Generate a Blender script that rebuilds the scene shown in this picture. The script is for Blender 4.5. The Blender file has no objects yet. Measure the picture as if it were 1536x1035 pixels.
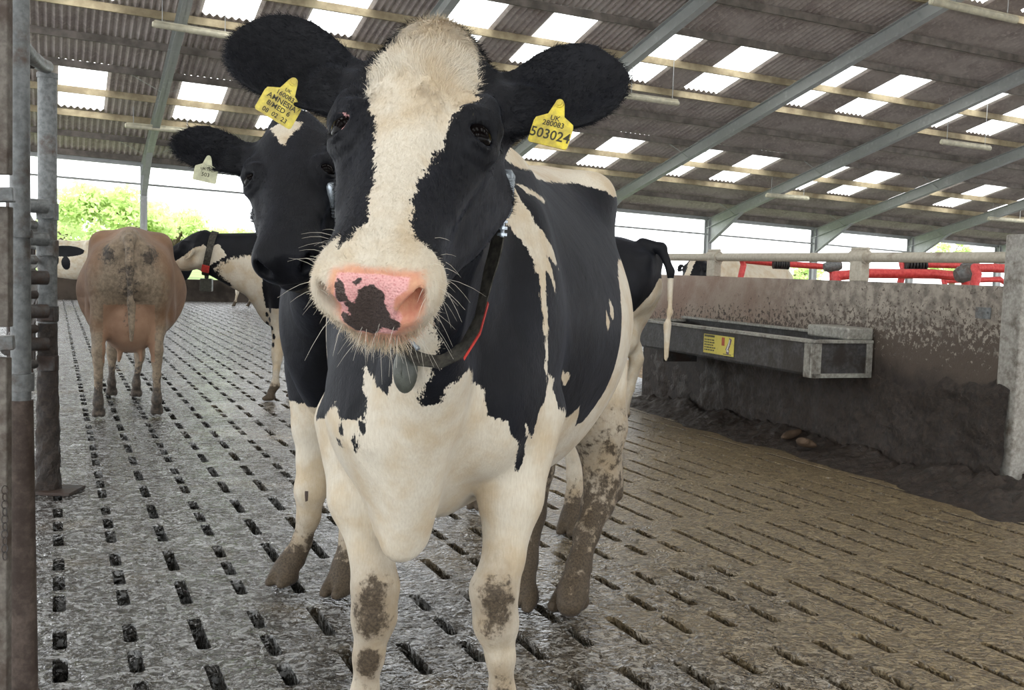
import bpy, math, random
import numpy as np
from mathutils import Vector, Matrix
random.seed(7)
RNG = np.random.default_rng(11)
SC = bpy.context.scene
COL = SC.collection

# ---------------------------------------------------------------- camera
F_PX, PITCH, ROLL, CAM_H = 1558.96, .0737, .0311, 1.2
Fv = np.array([0, math.cos(PITCH), -math.sin(PITCH)])
Rv0 = np.array([1.0, 0, 0]); Uv0 = np.cross(Rv0, Fv)
Rv = math.cos(ROLL)*Rv0 + math.sin(ROLL)*Uv0
Uv = -math.sin(ROLL)*Rv0 + math.cos(ROLL)*Uv0
CAM_O = np.array([0, 0, CAM_H])
cam_data = bpy.data.cameras.new('camera')
cam_data.sensor_width = 36.0; cam_data.sensor_fit = 'HORIZONTAL'
cam_data.lens = 36.0*F_PX/1536.0
cam_data.clip_start = 0.05; cam_data.clip_end = 600
cam = bpy.data.objects.new('camera', cam_data); COL.objects.link(cam)
cam.matrix_world = Matrix(((Rv[0], Uv[0], -Fv[0], 0), (Rv[1], Uv[1], -Fv[1], 0), (Rv[2], Uv[2], -Fv[2], CAM_H), (0, 0, 0, 1)))
SC.camera = cam
def ray(x, y): return Fv + Rv*(x-768)/F_PX + Uv*(517.5-y)/F_PX
def gnd(x, y, z=0.0):
    d = ray(x, y); return CAM_O + d*(z-CAM_H)/d[2]
def at(x, y, Y):
    d = ray(x, y); return CAM_O + d*Y/d[1]

# ---------------------------------------------------------------- light
world = bpy.data.worlds.new('overcast_sky'); SC.world = world; world.use_nodes = True
wn = world.node_tree; wn.nodes.clear()
wo = wn.nodes.new('ShaderNodeOutputWorld'); wb = wn.nodes.new('ShaderNodeBackground')
tc = wn.nodes.new('ShaderNodeTexCoord'); sx = wn.nodes.new('ShaderNodeSeparateXYZ')
cr = wn.nodes.new('ShaderNodeValToRGB')
wn.links.new(tc.outputs['Generated'], sx.inputs[0]); wn.links.new(sx.outputs['Z'], cr.inputs[0])
cr.color_ramp.elements[0].position = 0.0; cr.color_ramp.elements[0].color = (.93, .97, 1.0, 1)
cr.color_ramp.elements[1].position = 0.7; cr.color_ramp.elements[1].color = (1.0, 1.0, .99, 1)
wn.links.new(cr.outputs[0], wb.inputs['Color']); wb.inputs['Strength'].default_value = WORLD_STRENGTH = 1.0
wn.links.new(wb.outputs[0], wo.inputs['Surface'])
sun = bpy.data.lights.new('sun', 'SUN'); sun.energy = .6; sun.angle = math.radians(40)
so = bpy.data.objects.new('sun', sun); COL.objects.link(so); so.rotation_euler = (math.radians(58), 0, math.radians(18))
vs = SC.view_settings
vs.view_transform = 'Standard'; vs.look = 'None'; vs.gamma = 1.0; vs.use_curve_mapping = False
vs.exposure = 1.98

# ================================================================ helpers
def tag(o, label=None, cat=None, group=None, kind=None):
    if label: o['label'] = label
    if cat: o['category'] = cat
    if group: o['group'] = group
    if kind: o['kind'] = kind
    return o
def empty(name, loc=(0, 0, 0), label=None, cat=None, group=None):
    o = bpy.data.objects.new(name, None); COL.objects.link(o); o.location = loc; o.empty_display_size = .1
    return tag(o, label, cat, group)
class MB:
    """collects boxes, tubes and quads, then links them as one mesh object"""
    def __init__(s): s.v = []; s.f = []; s.m = []
    def add(s, vs, fs, mi=0):
        n = len(s.v); s.v += [tuple(map(float, v)) for v in vs]; s.f += [tuple(n+i for i in f) for f in fs]; s.m += [mi]*len(fs)
    def box(s, lo, hi, M=None, mi=0):
        vs = [np.array([x, y, z], float) for x in (lo[0], hi[0]) for y in (lo[1], hi[1]) for z in (lo[2], hi[2])]
        if M is not None: vs = [M(v) for v in vs]
        s.add(vs, [(0, 1, 3, 2), (4, 6, 7, 5), (0, 4, 5, 1), (2, 3, 7, 6), (0, 2, 6, 4), (1, 5, 7, 3)], mi)
    def beam(s, a, b, w, h, up=(0, 0, 1), mi=0):
        a = np.array(a, float); b = np.array(b, float); d = b-a; d /= np.linalg.norm(d)
        sd = np.cross(d, up); sd /= np.linalg.norm(sd); u = np.cross(sd, d)
        vs = [p+sd*w/2*i+u*h/2*j for p in (a, b) for i, j in ((-1, -1), (1, -1), (1, 1), (-1, 1))]
        s.add(vs, [(0, 1, 2, 3), (7, 6, 5, 4), (0, 4, 5, 1), (1, 5, 6, 2), (2, 6, 7, 3), (3, 7, 4, 0)], mi)
    def tube(s, pts, r, n=12, mi=0, cap=True):
        pts = [np.array(p, float) for p in pts]; rs = r if hasattr(r, '__len__') else [r]*len(pts)
        rings = []; ref = None
        for i, p in enumerate(pts):
            d = pts[min(i+1, len(pts)-1)]-pts[max(i-1, 0)]; d /= (np.linalg.norm(d)+1e-9)
            if ref is None: ref = np.array([0, 0, 1.]) if abs(d[2]) < .9 else np.array([1., 0, 0])
            a = np.cross(d, ref); a /= (np.linalg.norm(a)+1e-9); b = np.cross(a, d); ref = b
            rings.append([p+rs[i]*(a*math.cos(2*math.pi*k/n)+b*math.sin(2*math.pi*k/n)) for k in range(n)])
        vs = [v for R_ in rings for v in R_]; fs = []
        for i in range(len(pts)-1):
            for k in range(n): fs.append((i*n+k, (i+1)*n+k, (i+1)*n+(k+1) % n, i*n+(k+1) % n))
        if cap: fs += [tuple(range(n)), tuple(range((len(pts)-1)*n, len(pts)*n))[::-1]]
        s.add(vs, fs, mi)
    def build(s, name, mat, parent=None, smooth=False, bevel=0):
        me = bpy.data.meshes.new(name); me.from_pydata(s.v, [], s.f); me.update()
        mats = mat if isinstance(mat, (list, tuple)) else [mat]
        for m in mats: me.materials.append(m)
        if len(mats) > 1: me.polygons.foreach_set('material_index', s.m)
        if smooth:
            me.polygons.foreach_set('use_smooth', [True]*len(me.polygons))
            me.set_sharp_from_angle(angle=math.radians(40))
        o = bpy.data.objects.new(name, me); COL.objects.link(o)
        if parent is not None: o.parent = parent
        if bevel:
            md = o.modifiers.new('bevel', 'BEVEL'); md.width = bevel; md.segments = 2; md.limit_method = 'ANGLE'
        return o
def mesh_np(name, V, Q, mat, parent=None, smooth=True):
    me = bpy.data.meshes.new(name)
    k = Q.shape[1]
    me.vertices.add(len(V)); me.vertices.foreach_set('co', V.astype(np.float32).ravel())
    me.loops.add(Q.size); me.loops.foreach_set('vertex_index', Q.astype(np.int32).ravel())
    me.polygons.add(len(Q)); me.polygons.foreach_set('loop_start', np.arange(0, Q.size, k, dtype=np.int32))
    me.polygons.foreach_set('loop_total', np.full(len(Q), k, dtype=np.int32))
    me.polygons.foreach_set('use_smooth', np.full(len(Q), smooth))
    me.update(calc_edges=True)
    if mat is not None: me.materials.append(mat)
    o = bpy.data.objects.new(name, me); COL.objects.link(o)
    if parent is not None: o.parent = parent
    return o
def attr(o, name, vals):
    a = o.data.attributes.new(name, 'FLOAT', 'POINT'); a.data.foreach_set('value', np.asarray(vals, np.float32))

# ---------------------------------------------------------------- material helper
class NT:
    def __init__(s, name):
        s.mat = bpy.data.materials.new(name); s.mat.use_nodes = True; s.t = s.mat.node_tree
        s.t.nodes.clear(); s.out = s.t.nodes.new('ShaderNodeOutputMaterial')
        s.b = s.t.nodes.new('ShaderNodeBsdfPrincipled'); s.t.links.new(s.b.outputs[0], s.out.inputs[0])
    def n(s, typ, **kw):
        nd = s.t.nodes.new(typ)
        for k, v in kw.items(): setattr(nd, k, v)
        return nd
    def L(s, a, b): s.t.links.new(a, b)
    def put(s, sock, v):
        if isinstance(v, bpy.types.NodeSocket): s.L(v, sock)
        else: sock.default_value = v
    def coord(s, which='Object', scale=None):
        c = s.n('ShaderNodeTexCoord').outputs[which]
        if scale is not None:
            m = s.n('ShaderNodeMapping'); s.L(c, m.inputs[0]); m.inputs['Scale'].default_value = scale; c = m.outputs[0]
        return c
    def noise(s, vec, scale, detail=4, rough=.55, dist=0, out='Fac'):
        nd = s.n('ShaderNodeTexNoise'); s.L(vec, nd.inputs['Vector'])
        nd.inputs['Scale'].default_value = scale; nd.inputs['Detail'].default_value = detail
        nd.inputs['Roughness'].default_value = rough; nd.inputs['Distortion'].default_value = dist
        return nd.outputs[out]
    def vor(s, vec, scale, feature='F1', out='Distance', rand=1):
        nd = s.n('ShaderNodeTexVoronoi', feature=feature); s.L(vec, nd.inputs['Vector'])
        nd.inputs['Scale'].default_value = scale; nd.inputs['Randomness'].default_value = rand
        return nd.outputs[out]
    def math(s, op, a, b=0.0, c=0.0, clamp=False):
        nd = s.n('ShaderNodeMath', operation=op, use_clamp=clamp)
        s.put(nd.inputs[0], a); s.put(nd.inputs[1], b)
        if op in ('MULTIPLY_ADD', 'COMPARE'): s.put(nd.inputs[2], c)
        return nd.outputs[0]
    def ramp(s, v, lo, hi, a=0.0, b=1.0, smooth=True):
        nd = s.n('ShaderNodeMapRange'); nd.interpolation_type = 'SMOOTHSTEP' if smooth else 'LINEAR'
        s.put(nd.inputs['Value'], v); s.put(nd.inputs['From Min'], lo); s.put(nd.inputs['From Max'], hi)
        s.put(nd.inputs['To Min'], a); s.put(nd.inputs['To Max'], b); return nd.outputs[0]
    def mix(s, f, a, b):
        nd = s.n('ShaderNodeMix', data_type='RGBA'); s.put(nd.inputs[0], f)
        s.put(nd.inputs[6], a if isinstance(a, bpy.types.NodeSocket) else (*a, 1)); s.put(nd.inputs[7], b if isinstance(b, bpy.types.NodeSocket) else (*b, 1))
        return nd.outputs[2]
    def attr(s, name):
        nd = s.n('ShaderNodeAttribute', attribute_name=name); return nd.outputs['Fac']
    def bump(s, h, strength=.5, dist=.01, normal=None):
        nd = s.n('ShaderNodeBump'); s.L(h, nd.inputs['Height']); nd.inputs['Strength'].default_value = strength; nd.inputs['Distance'].default_value = dist
        if normal is not None: s.L(normal, nd.inputs['Normal'])
        return nd.outputs[0]
    def set(s, **kw):
        for k, v in kw.items():
            i = s.b.inputs[k.replace('_', ' ')]
            if isinstance(v, tuple) and len(v) == 3: v = (*v, 1)
            s.put(i, v)
        return s.mat
    def xyz(s, vec):
        nd = s.n('ShaderNodeSeparateXYZ'); s.L(vec, nd.inputs[0]); return nd.outputs
def plain(name, col, rough=.5, metal=0, noise_amt=.25, scale=8, dark=None, bump=.15, **kw):
    m = NT(name); c = m.coord()
    nz = m.noise(c, scale, 6, .6)
    d = dark if dark else tuple(x*(1-noise_amt*1.6) for x in col)
    l = tuple(min(1, x*(1+noise_amt*.6)) for x in col)
    m.set(Base_Color=m.mix(m.ramp(nz, .3, .7), d, l), Roughness=m.ramp(nz, .3, .7, rough+.1, max(.05, rough-.1)), Metallic=metal,
          Normal=m.bump(m.noise(c, scale*6, 4), bump, .004), **kw)
    return m.mat

# ================================================================ implicit-surface sculpting
def smin(a, b, k):
    h = np.maximum(k-np.abs(a-b), 0)/k
    return np.minimum(a, b)-h*h*k*.25
def unit(v): v = np.asarray(v, float); return v/np.linalg.norm(v)
def pchip(x, xs, ys):
    """smooth interpolation through stations"""
    xs = np.asarray(xs, float); ys = np.asarray(ys, float)
    xx = np.linspace(xs[0], xs[-1], 400); yy = np.interp(xx, xs, ys)
    k = max(3, int(400/len(xs)*.7)) | 1
    w = np.hanning(k+2)[1:-1]; w /= w.sum()
    pad = np.r_[np.full(k//2, 0.)+2*yy[0]-yy[k//2:0:-1], yy, 2*yy[-1]-yy[-2:-k//2-1:-1]] if False else np.pad(yy, k//2, mode='edge')
    yy = np.convolve(pad, w, 'valid')
    return np.interp(x, xx, yy).astype(np.float32)
class Field:
    def __init__(s, xs, ys, zs):
        s.ax = [np.asarray(a, np.float32) for a in (xs, ys, zs)]
        s.v = np.full([len(a) for a in s.ax], .5, np.float32)
    def reg(s, lo, hi):
        sl = [slice(int(np.searchsorted(a, l)), int(np.searchsorted(a, h, 'right'))) for a, l, h in zip(s.ax, lo, hi)]
        if any(q.stop-q.start < 1 for q in sl): return None, None
        X, Y, Z = [a[q] for a, q in zip(s.ax, sl)]
        return tuple(sl), (X[:, None, None], Y[None, :, None], Z[None, None, :])
    def add(s, prim, k=.03, m=None):
        lo, hi, fn = prim; m = k if m is None else m
        sl, P = s.reg(np.array(lo)-m, np.array(hi)+m)
        if sl is None: return
        s.v[sl] = smin(s.v[sl], fn(*P).astype(np.float32), k)
    def sub(s, prim, k=.01):
        lo, hi, fn = prim
        sl, P = s.reg(np.array(lo)-k, np.array(hi)+k)
        if sl is None: return
        s.v[sl] = -smin(-s.v[sl], fn(*P).astype(np.float32), k)
def cone(a, b, ra, rb, sc=None):
    """tapered capsule; sc=(axis, factor) flattens it across an axis"""
    a = np.array(a, float); b = np.array(b, float); d = b-a; L2 = d@d+1e-9
    lo = np.minimum(a-ra, b-rb); hi = np.maximum(a+ra, b+rb)
    if sc is None:
        def fn(X, Y, Z):
            t = np.clip(((X-a[0])*d[0]+(Y-a[1])*d[1]+(Z-a[2])*d[2])/L2, 0, 1)
            return np.sqrt((X-a[0]-t*d[0])**2+(Y-a[1]-t*d[1])**2+(Z-a[2]-t*d[2])**2)-(ra+(rb-ra)*t)
    else:
        e = unit(sc[0]); f = sc[1]
        lo = lo-.5*max(ra, rb)*max(1, 1/f-1); hi = hi+.5*max(ra, rb)*max(1, 1/f-1)
        def fn(X, Y, Z):
            t = np.clip(((X-a[0])*d[0]+(Y-a[1])*d[1]+(Z-a[2])*d[2])/L2, 0, 1)
            x = X-a[0]-t*d[0]; y = Y-a[1]-t*d[1]; z = Z-a[2]-t*d[2]
            q = x*e[0]+y*e[1]+z*e[2]
            return np.sqrt(np.maximum(x*x+y*y+z*z-q*q+(q/f)**2, 0))-(ra+(rb-ra)*t)
    return lo, hi, fn
def ell(c, r, M=None):
    """ellipsoid, rows of M are its axes"""
    c = np.array(c, float); r = np.array(r, float); M = np.eye(3) if M is None else np.array([unit(m) for m in M])
    ext = np.sqrt((M.T**2)@(r**2))
    def fn(X, Y, Z):
        x, y, z = X-c[0], Y-c[1], Z-c[2]
        q = [(x*m[0]+y*m[1]+z*m[2])/ri for m, ri in zip(M, r)]
        k0 = np.sqrt(q[0]**2+q[1]**2+q[2]**2)+1e-6
        k1 = np.sqrt((q[0]/r[0])**2+(q[1]/r[1])**2+(q[2]/r[2])**2)+1e-6
        return k0*(k0-1)/k1
    return c-ext, c+ext, fn
def loft(o, M, st, ncap=.05):
    """rows of M: axis u, sideways v, up w.  st rows: u, half width, top, bottom, exponent, lower taper, upper taper"""
    o = np.array(o, float); M = np.array([unit(m) for m in M]); st = np.array(st, float)
    us = st[:, 0]; W = st[:, 1].max(); cs = []
    for u in (us[0], us[-1]):
        for v in (-W, W):
            for w in (st[:, 2].max(), st[:, 3].min()): cs.append(o+u*M[0]+v*M[1]+w*M[2])
    cs = np.array(cs)
    def fn(X, Y, Z):
        x, y, z = X-o[0], Y-o[1], Z-o[2]
        u = x*M[0][0]+y*M[0][1]+z*M[0][2]; v = x*M[1][0]+y*M[1][1]+z*M[1][2]; w = x*M[2][0]+y*M[2][1]+z*M[2][2]
        hw, tp, bt, ex, tl, tu = [pchip(u, us, st[:, i]) for i in range(1, 7)]
        c = (tp+bt)/2; h = (tp-bt)/2; wn = (w-c)/h
        hw2 = hw*(1-tl*np.clip(-wn, 0, 1)**1.6-tu*np.clip(wn, 0, 1)**1.6)
        hw2 = np.maximum(hw2, .006)
        r = (np.abs(v/hw2)**ex+np.abs(wn)**ex+1e-9)**(1/ex)
        d = (r-1)*np.minimum(hw, h)
        e = np.maximum(us[0]-u, u-us[-1])
        return -smin(-d, -e, ncap)
    return cs.min(0), cs.max(0), fn
def leaf(base, tip, nrm, prof, th, cup):
    """ear: prof = half widths along base->tip, nrm = direction the open side faces"""
    base = np.array(base, float); tip = np.array(tip, float); a = tip-base; L = np.linalg.norm(a); a /= L
    n = np.array(nrm, float); n -= (n@a)*a; n /= np.linalg.norm(n); b = np.cross(n, a)
    W = max(prof); us = np.linspace(0, 1, len(prof)); m = W+cup
    def fn(X, Y, Z):
        x, y, z = X-base[0], Y-base[1], Z-base[2]
        u = (x*a[0]+y*a[1]+z*a[2])/L; v = x*b[0]+y*b[1]+z*b[2]; w = x*n[0]+y*n[1]+z*n[2]
        hw = np.maximum(pchip(u, us, prof), .002)
        c = cup*np.clip(v/hw, -1.3, 1.3)**2*np.clip(hw/W, 0, 1)-.35*cup*np.sin(np.clip(u, 0, 1)*3.1)
        dv = np.abs(v)-hw; dw = np.abs(w-c)-th; du = np.maximum(-u, u-1)*L
        return -smin(-smin(-dv, -dw, .012)*-1, -du, .012) if False else -smin(smin(-dv, -dw, .014), -du, .014)
    lo = np.minimum(base, tip)-m; hi = np.maximum(base, tip)+m
    return lo, hi, fn
def surfnet(F, smooth=1):
    v = F.v; s = v < 0; nx, ny, nz = v.shape
    cnt = np.zeros((nx-1, ny-1, nz-1), np.uint8)
    C = [(i, j, k) for i in (0, 1) for j in (0, 1) for k in (0, 1)]
    for i, j, k in C: cnt += s[i:nx-1+i, j:ny-1+j, k:nz-1+k]
    I = np.nonzero((cnt > 0) & (cnt < 8)); del cnt
    N = len(I[0]); ids = np.full((nx-1, ny-1, nz-1), -1, np.int32); ids[I] = np.arange(N)
    pos = np.zeros((N, 3), np.float32); num = np.zeros(N, np.float32)
    val = {c: v[I[0]+c[0], I[1]+c[1], I[2]+c[2]] for c in C}
    P = {c: np.stack([F.ax[d][I[d]+c[d]] for d in range(3)], 1) for c in C}
    for a in C:
        for d in range(3):
            if a[d]: continue
            b = list(a); b[d] = 1; b = tuple(b)
            x = (val[a] < 0) != (val[b] < 0)
            t = np.where(x, val[a]/np.where(x, val[a]-val[b], 1), 0)
            pos += np.where(x[:, None], P[a]+(P[b]-P[a])*t[:, None], 0); num += x
    pos /= num[:, None]
    Q = []
    for d in range(3):
        a = [slice(None)]*3; b = [slice(None)]*3; a[d] = slice(0, -1); b[d] = slice(1, None)
        sa, sb = s[tuple(a)], s[tuple(b)]; J = np.nonzero(sa != sb)
        e, f = (d+1) % 3, (d+2) % 3
        ok = (J[e] > 0) & (J[f] > 0) & (J[e] < v.shape[e]-1) & (J[f] < v.shape[f]-1)
        J = [j[ok] for j in J]; fl = sa[tuple(J)]
        def g(de, df):
            K = [j.copy() for j in J]; K[e] -= de; K[f] -= df; return ids[tuple(K)]
        q = np.stack([g(1, 1), g(0, 1), g(0, 0), g(1, 0)], 1)
        q[~fl] = q[~fl][:, ::-1]; Q.append(q)
    Q = np.concatenate(Q); Q = Q[(Q >= 0).all(1)]
    E = np.concatenate([Q[:, [0, 1]], Q[:, [1, 2]], Q[:, [2, 3]], Q[:, [3, 0]]])
    for _ in range(smooth):
        acc = np.stack([np.bincount(E[:, 0], pos[E[:, 1], c], N)+np.bincount(E[:, 1], pos[E[:, 0], c], N) for c in range(3)], 1)
        n = np.bincount(E[:, 0], minlength=N)+np.bincount(E[:, 1], minlength=N)
        ok = n > 0; pos[ok] = pos[ok]*.5+.5*(acc[ok]/n[ok][:, None])
    return pos.astype(np.float32), Q
def axis_pts(segs):
    """segs: (start, end, step) runs of increasing coordinate"""
    out = []
    for a, b, h in segs: out.append(np.arange(a, b-h*.3, h))
    return np.concatenate(out+[[segs[-1][1]]])
def poly_sd(px, py, poly):
    """signed distance to a polygon, positive inside"""
    poly = np.asarray(poly, float); d = np.full(len(px), 9., np.float32); ins = np.zeros(len(px), bool)
    for i in range(len(poly)):
        a = poly[i]; b = poly[(i+1) % len(poly)]; e = b-a
        t = np.clip(((px-a[0])*e[0]+(py-a[1])*e[1])/(e@e+1e-12), 0, 1)
        d = np.minimum(d, np.hypot(px-a[0]-t*e[0], py-a[1]-t*e[1]))
        c = (a[1] > py) != (b[1] > py)
        ins ^= c & (px < e[0]*(py-a[1])/(e[1] if abs(e[1]) > 1e-9 else 1e-9)+a[0])
    return np.where(ins, d, -d)

# ================================================================ the barn
YAW, AX, AY, BAY, EH, FALL, SLOPE = .4162, -10.1659, 28.5482, 4.5905, 3.8584, .0323, .2485
lv = np.array([math.cos(YAW), math.sin(YAW), 0]); tv = np.array([-math.sin(YAW), math.cos(YAW), 0])
A0 = np.array([AX, AY, 0.0]); RIDGE = 20.2; KP = 1.385
def roofz(a, q): return EH-FALL*a+SLOPE*(q if q <= RIDGE else 2*RIDGE-q)
def bf(a, q, z=None, dz=0.0):
    p = A0+a*lv-q*tv; p[2] = (roofz(a, q) if z is None else z)+dz; return p
def lt(l, t, z=0.0): p = l*lv+t*tv; p[2] = z; return p
# ---- materials
def roof_material():
    m = NT('fibre_cement_sheet'); c = m.coord()
    n1 = m.noise(c, 1.3, 6, .65); n2 = m.noise(c, 9, 5, .6)
    col = m.mix(m.ramp(n1, .3, .7), (.36, .30, .28), (.54, .48, .45))
    col = m.mix(m.ramp(n2, .45, .75), col, (.60, .54, .50))
    return m.set(Base_Color=col, Roughness=.85, Normal=m.bump(n2, .3, .01))
def steel_material():
    m = NT('galvanised_steel'); c = m.coord()
    n1 = m.noise(c, 2.2, 6, .7); n2 = m.vor(c, 9)
    col = m.mix(m.ramp(n1, .3, .7), (.37, .38, .385), (.57, .58, .585)); col = m.mix(m.ramp(n2, .1, .6), col, (.45, .46, .465))
    return m.set(Base_Color=col, Roughness=.55, Metallic=.25, Normal=m.bump(n1, .1, .01))
def rail_material(name, a, b, rust, amt=.6, rough=.5):
    m = NT(name); c = m.coord(); n1 = m.noise(c, 7, 7, .7); n2 = m.noise(c, 45, 4, .6)
    col = m.mix(m.ramp(n2, .3, .7), a, b); col = m.mix(m.ramp(n1, amt-.12, amt+.10), col, rust)
    return m.set(Base_Color=col, Roughness=rough, Metallic=.15, Normal=m.bump(m.math('ADD', n1, n2), .4, .006))
m_roof = roof_material(); m_steel = steel_material()
m_timber_lit = plain('roof_timber_daylit', (.42, .35, .225), .75, noise_amt=.25, scale=3, dark=(.27, .215, .135))  # pale copy: daylight beside the roof lights painted into the wood colour
m_timber_shaded = plain('roof_timber_shaded', (.22, .19, .17), .8, noise_amt=.35, scale=3, dark=(.13, .115, .10))  # darker copy of the same wood, shade away from roof lights painted in
m_galv = rail_material('dirty_galvanised_pipe', (.10, .105, .105), (.19, .20, .20), (.075, .05, .035), .6, .45)
m_mudpipe = rail_material('muddy_steel', (.035, .033, .033), (.08, .078, .075), (.05, .03, .022), .5, .6)
m_rust = rail_material('rusty_steel', (.065, .045, .036), (.12, .09, .072), (.04, .025, .018), .5, .7)
m_plank = rail_material('stained_plank', (.11, .095, .08), (.20, .18, .155), (.07, .05, .038), .56, .75)
m_cream = rail_material('stained_cream_rail', (.40, .36, .29), (.50, .46, .38), (.22, .17, .12), .66, .6)
m_redpipe = rail_material('red_plastic_pipe', (.55, .035, .04), (.70, .09, .08), (.30, .13, .09), .68, .4)
m_black = plain('black_rubber', (.02, .02, .02), .6)
# translucent roof lights: daylight comes through them
m_light = NT('translucent_sheet')
tr = m_light.n('ShaderNodeBsdfTransparent'); tl = m_light.n('ShaderNodeBsdfTranslucent'); mx = m_light.n('ShaderNodeMixShader')
tr.inputs[0].default_value = (1, 1, .98, 1); tl.inputs[0].default_value = (.9, .92, .88, 1); mx.inputs[0].default_value = .30
m_light.L(tr.outputs[0], mx.inputs[1]); m_light.L(tl.outputs[0], mx.inputs[2]); m_light.L(mx.outputs[0], m_light.out.inputs[0]); m_roofl = m_light.mat
# ---- corrugated roof with openings for the roof lights
PIT = BAY/32; AMP = .026; A_LO, A_HI = -4*BAY, 12*BAY
LIGHTQ = [(3.05, 5.62), (8.60, 11.17), (14.15, 16.70)]; LIGHTQ += [(2*RIDGE-b, 2*RIDGE-a) for a, b in LIGHTQ]
LIGHTA = [(3, 10), (17, 24)]          # corrugations within a bay
def corr(i, q, sub=6):                # i in sixths of a corrugation
    a = A_LO+i*PIT/sub; return a, AMP*math.cos(2*math.pi*i/sub)
ni = int(round((A_HI-A_LO)/PIT))*6
qs = sorted(set([-.35, RIDGE, 2*RIDGE+.35]+[v for p in LIGHTQ for v in p]))
vs = []; fs = []
for q in qs:
    for i in range(ni+1):
        a, dz = corr(i, q); vs.append(bf(a, q, None, dz+.03))
for r in range(len(qs)-1):
    lit = any(abs(qs[r]-p[0]) < 1e-6 and abs(qs[r+1]-p[1]) < 1e-6 for p in LIGHTQ)
    for i in range(ni):
        c_ = (i//6) % 32
        if lit and any(x0 <= c_ < x1 for x0, x1 in LIGHTA): continue
        k = r*(ni+1)+i; fs.append((k, k+ni+1, k+ni+2, k+1))
rb_ = MB(); rb_.add(vs, fs); ceil_o = rb_.build('ceiling', m_roof, smooth=True); tag(ceil_o, kind='structure')
wi = 0
for (q0, q1) in LIGHTQ:
    up = 1 if q0 < RIDGE else -1
    for bay in range(-2, 9):
        for (c0, c1) in LIGHTA:
            a = bay*BAY+c0*PIT; wi += 1
            v = []; f = []
            for q in (q0-.02, q1+.06):
                for i in range(-1, (c1-c0)*6+2): v.append(tuple(bf(a+i*PIT/6, q, None, AMP*math.cos(2*math.pi*i/6)+.038)))
            w = (c1-c0)*6+3
            for i in range(w-1): f.append((i, i+w, i+w+1, i+1))
            b = MB(); b.add(v, f); o = b.build('window_%d' % wi, m_roofl, smooth=True); tag(o, kind='structure')
# ---- purlins
ORD = ['first', 'second', 'third', 'fourth', 'fifth', 'sixth', 'seventh', 'eighth', 'ninth', 'tenth', 'eleventh', 'twelfth', 'thirteenth']
for k in range(13):
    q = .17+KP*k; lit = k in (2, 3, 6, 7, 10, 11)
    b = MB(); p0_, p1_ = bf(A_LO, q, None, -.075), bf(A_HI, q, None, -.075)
    b.beam(p0_, p1_, .065, .15); o = b.build('purlin', m_timber_lit if lit else m_timber_shaded)
    tag(o, ('daylight-toned pale' if lit else 'shade-toned grey')+' timber purlin across the whole roof, %s up from the far eave' % ORD[k], 'roof beam')
# ---- steel frames
def ibeam(b, a, c, w, h, up=(0, 0, 1), t=.014):
    a = np.array(a); c = np.array(c); d = unit(c-a); s = unit(np.cross(d, up)); u = np.cross(s, d)
    b.beam(a+u*(h/2-t/2), c+u*(h/2-t/2), w, t, up); b.beam(a-u*(h/2-t/2), c-u*(h/2-t/2), w, t, up); b.beam(a, c, t, h, up)
FR = ['left-hand open side, its post behind the brown cow', 'its slope passing just behind the front cow\'s poll', 'meeting the top edge just right of the front cow\'s ear', 'running down behind the front cow\'s right ear',
      'with its post above the left end of the concrete panel', 'with its post above the middle of the concrete panel', 'with its post above the right half of the concrete panel', 'with its post furthest right above the concrete panel']
for n in range(0, 8):
    a = n*BAY; r = empty('steel_frame', tuple(bf(a, 0, 0)), 'grey steel roof frame '+FR[n].replace('left-hand open side', 'by the open left side') if n else 'grey steel roof frame by the left opening, post behind the brown cow', 'steel frame')
    inv = -np.array(bf(a, 0, 0)); L_ = lambda p: np.array(p)+inv
    zt = roofz(a, 0)
    b = MB(); ibeam(b, L_(bf(a, .0, -.2)), L_(bf(a, .0, zt-.12)), .17, .24, tuple(tv)); b.build('post', m_steel, r)
    b = MB(); ibeam(b, L_(bf(a, -.1, None, -.33)), L_(bf(a, RIDGE, None, -.33)), .17, .30); ibeam(b, L_(bf(a, RIDGE, None, -.33)), L_(bf(a, 2*RIDGE, None, -.33)), .17, .30); b.build('rafter', m_steel, r)
    b = MB(); h0 = [L_(bf(a, .12, None, -.48)), L_(bf(a, 1.9, None, -.48)), L_(bf(a, .12, zt-1.0))]
    b.add([p+lv*s for s in (-.008, .008) for p in h0], [(0, 1, 2), (5, 4, 3), (0, 3, 4, 1), (1, 4, 5, 2), (2, 5, 3, 0)])
    b.beam(h0[2], h0[1], .15, .014, tuple(tv)); b.build('haunch', m_steel, r)
    b = MB(); ibeam(b, L_(bf(a, 2*RIDGE, -.2)), L_(bf(a, 2*RIDGE, zt-.2)), .17, .3, tuple(tv)); b.build('post', m_steel, r)
    for k in (1, 4):
        for s in (-1, 1):
            q = .17+KP*k; b = MB(); b.beam(L_(bf(a+s*.75, q, None, -.12)), L_(bf(a+s*.05, q-.02, None, -.44)), .04, .006); b.build('brace', m_steel, r)
b = MB(); b.beam(bf(A_LO, -.05, None, -.12), bf(A_HI, -.05, None, -.12), .12, .16); b.build('eave_beam', m_steel); tag(bpy.data.objects['eave_beam'], 'long grey beam along the far eave, above the openings', 'beam')
HB = 3.1659
b = MB(); b.tube([bf(A_LO, .0, HB-FALL*A_LO), bf(A_HI, .0, HB-FALL*A_HI)], .03, 10); o = b.build('horizontal_tie', m_steel, smooth=True); tag(o, 'thin steel rail crossing the bright opening below the far eave', 'rail')
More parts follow.
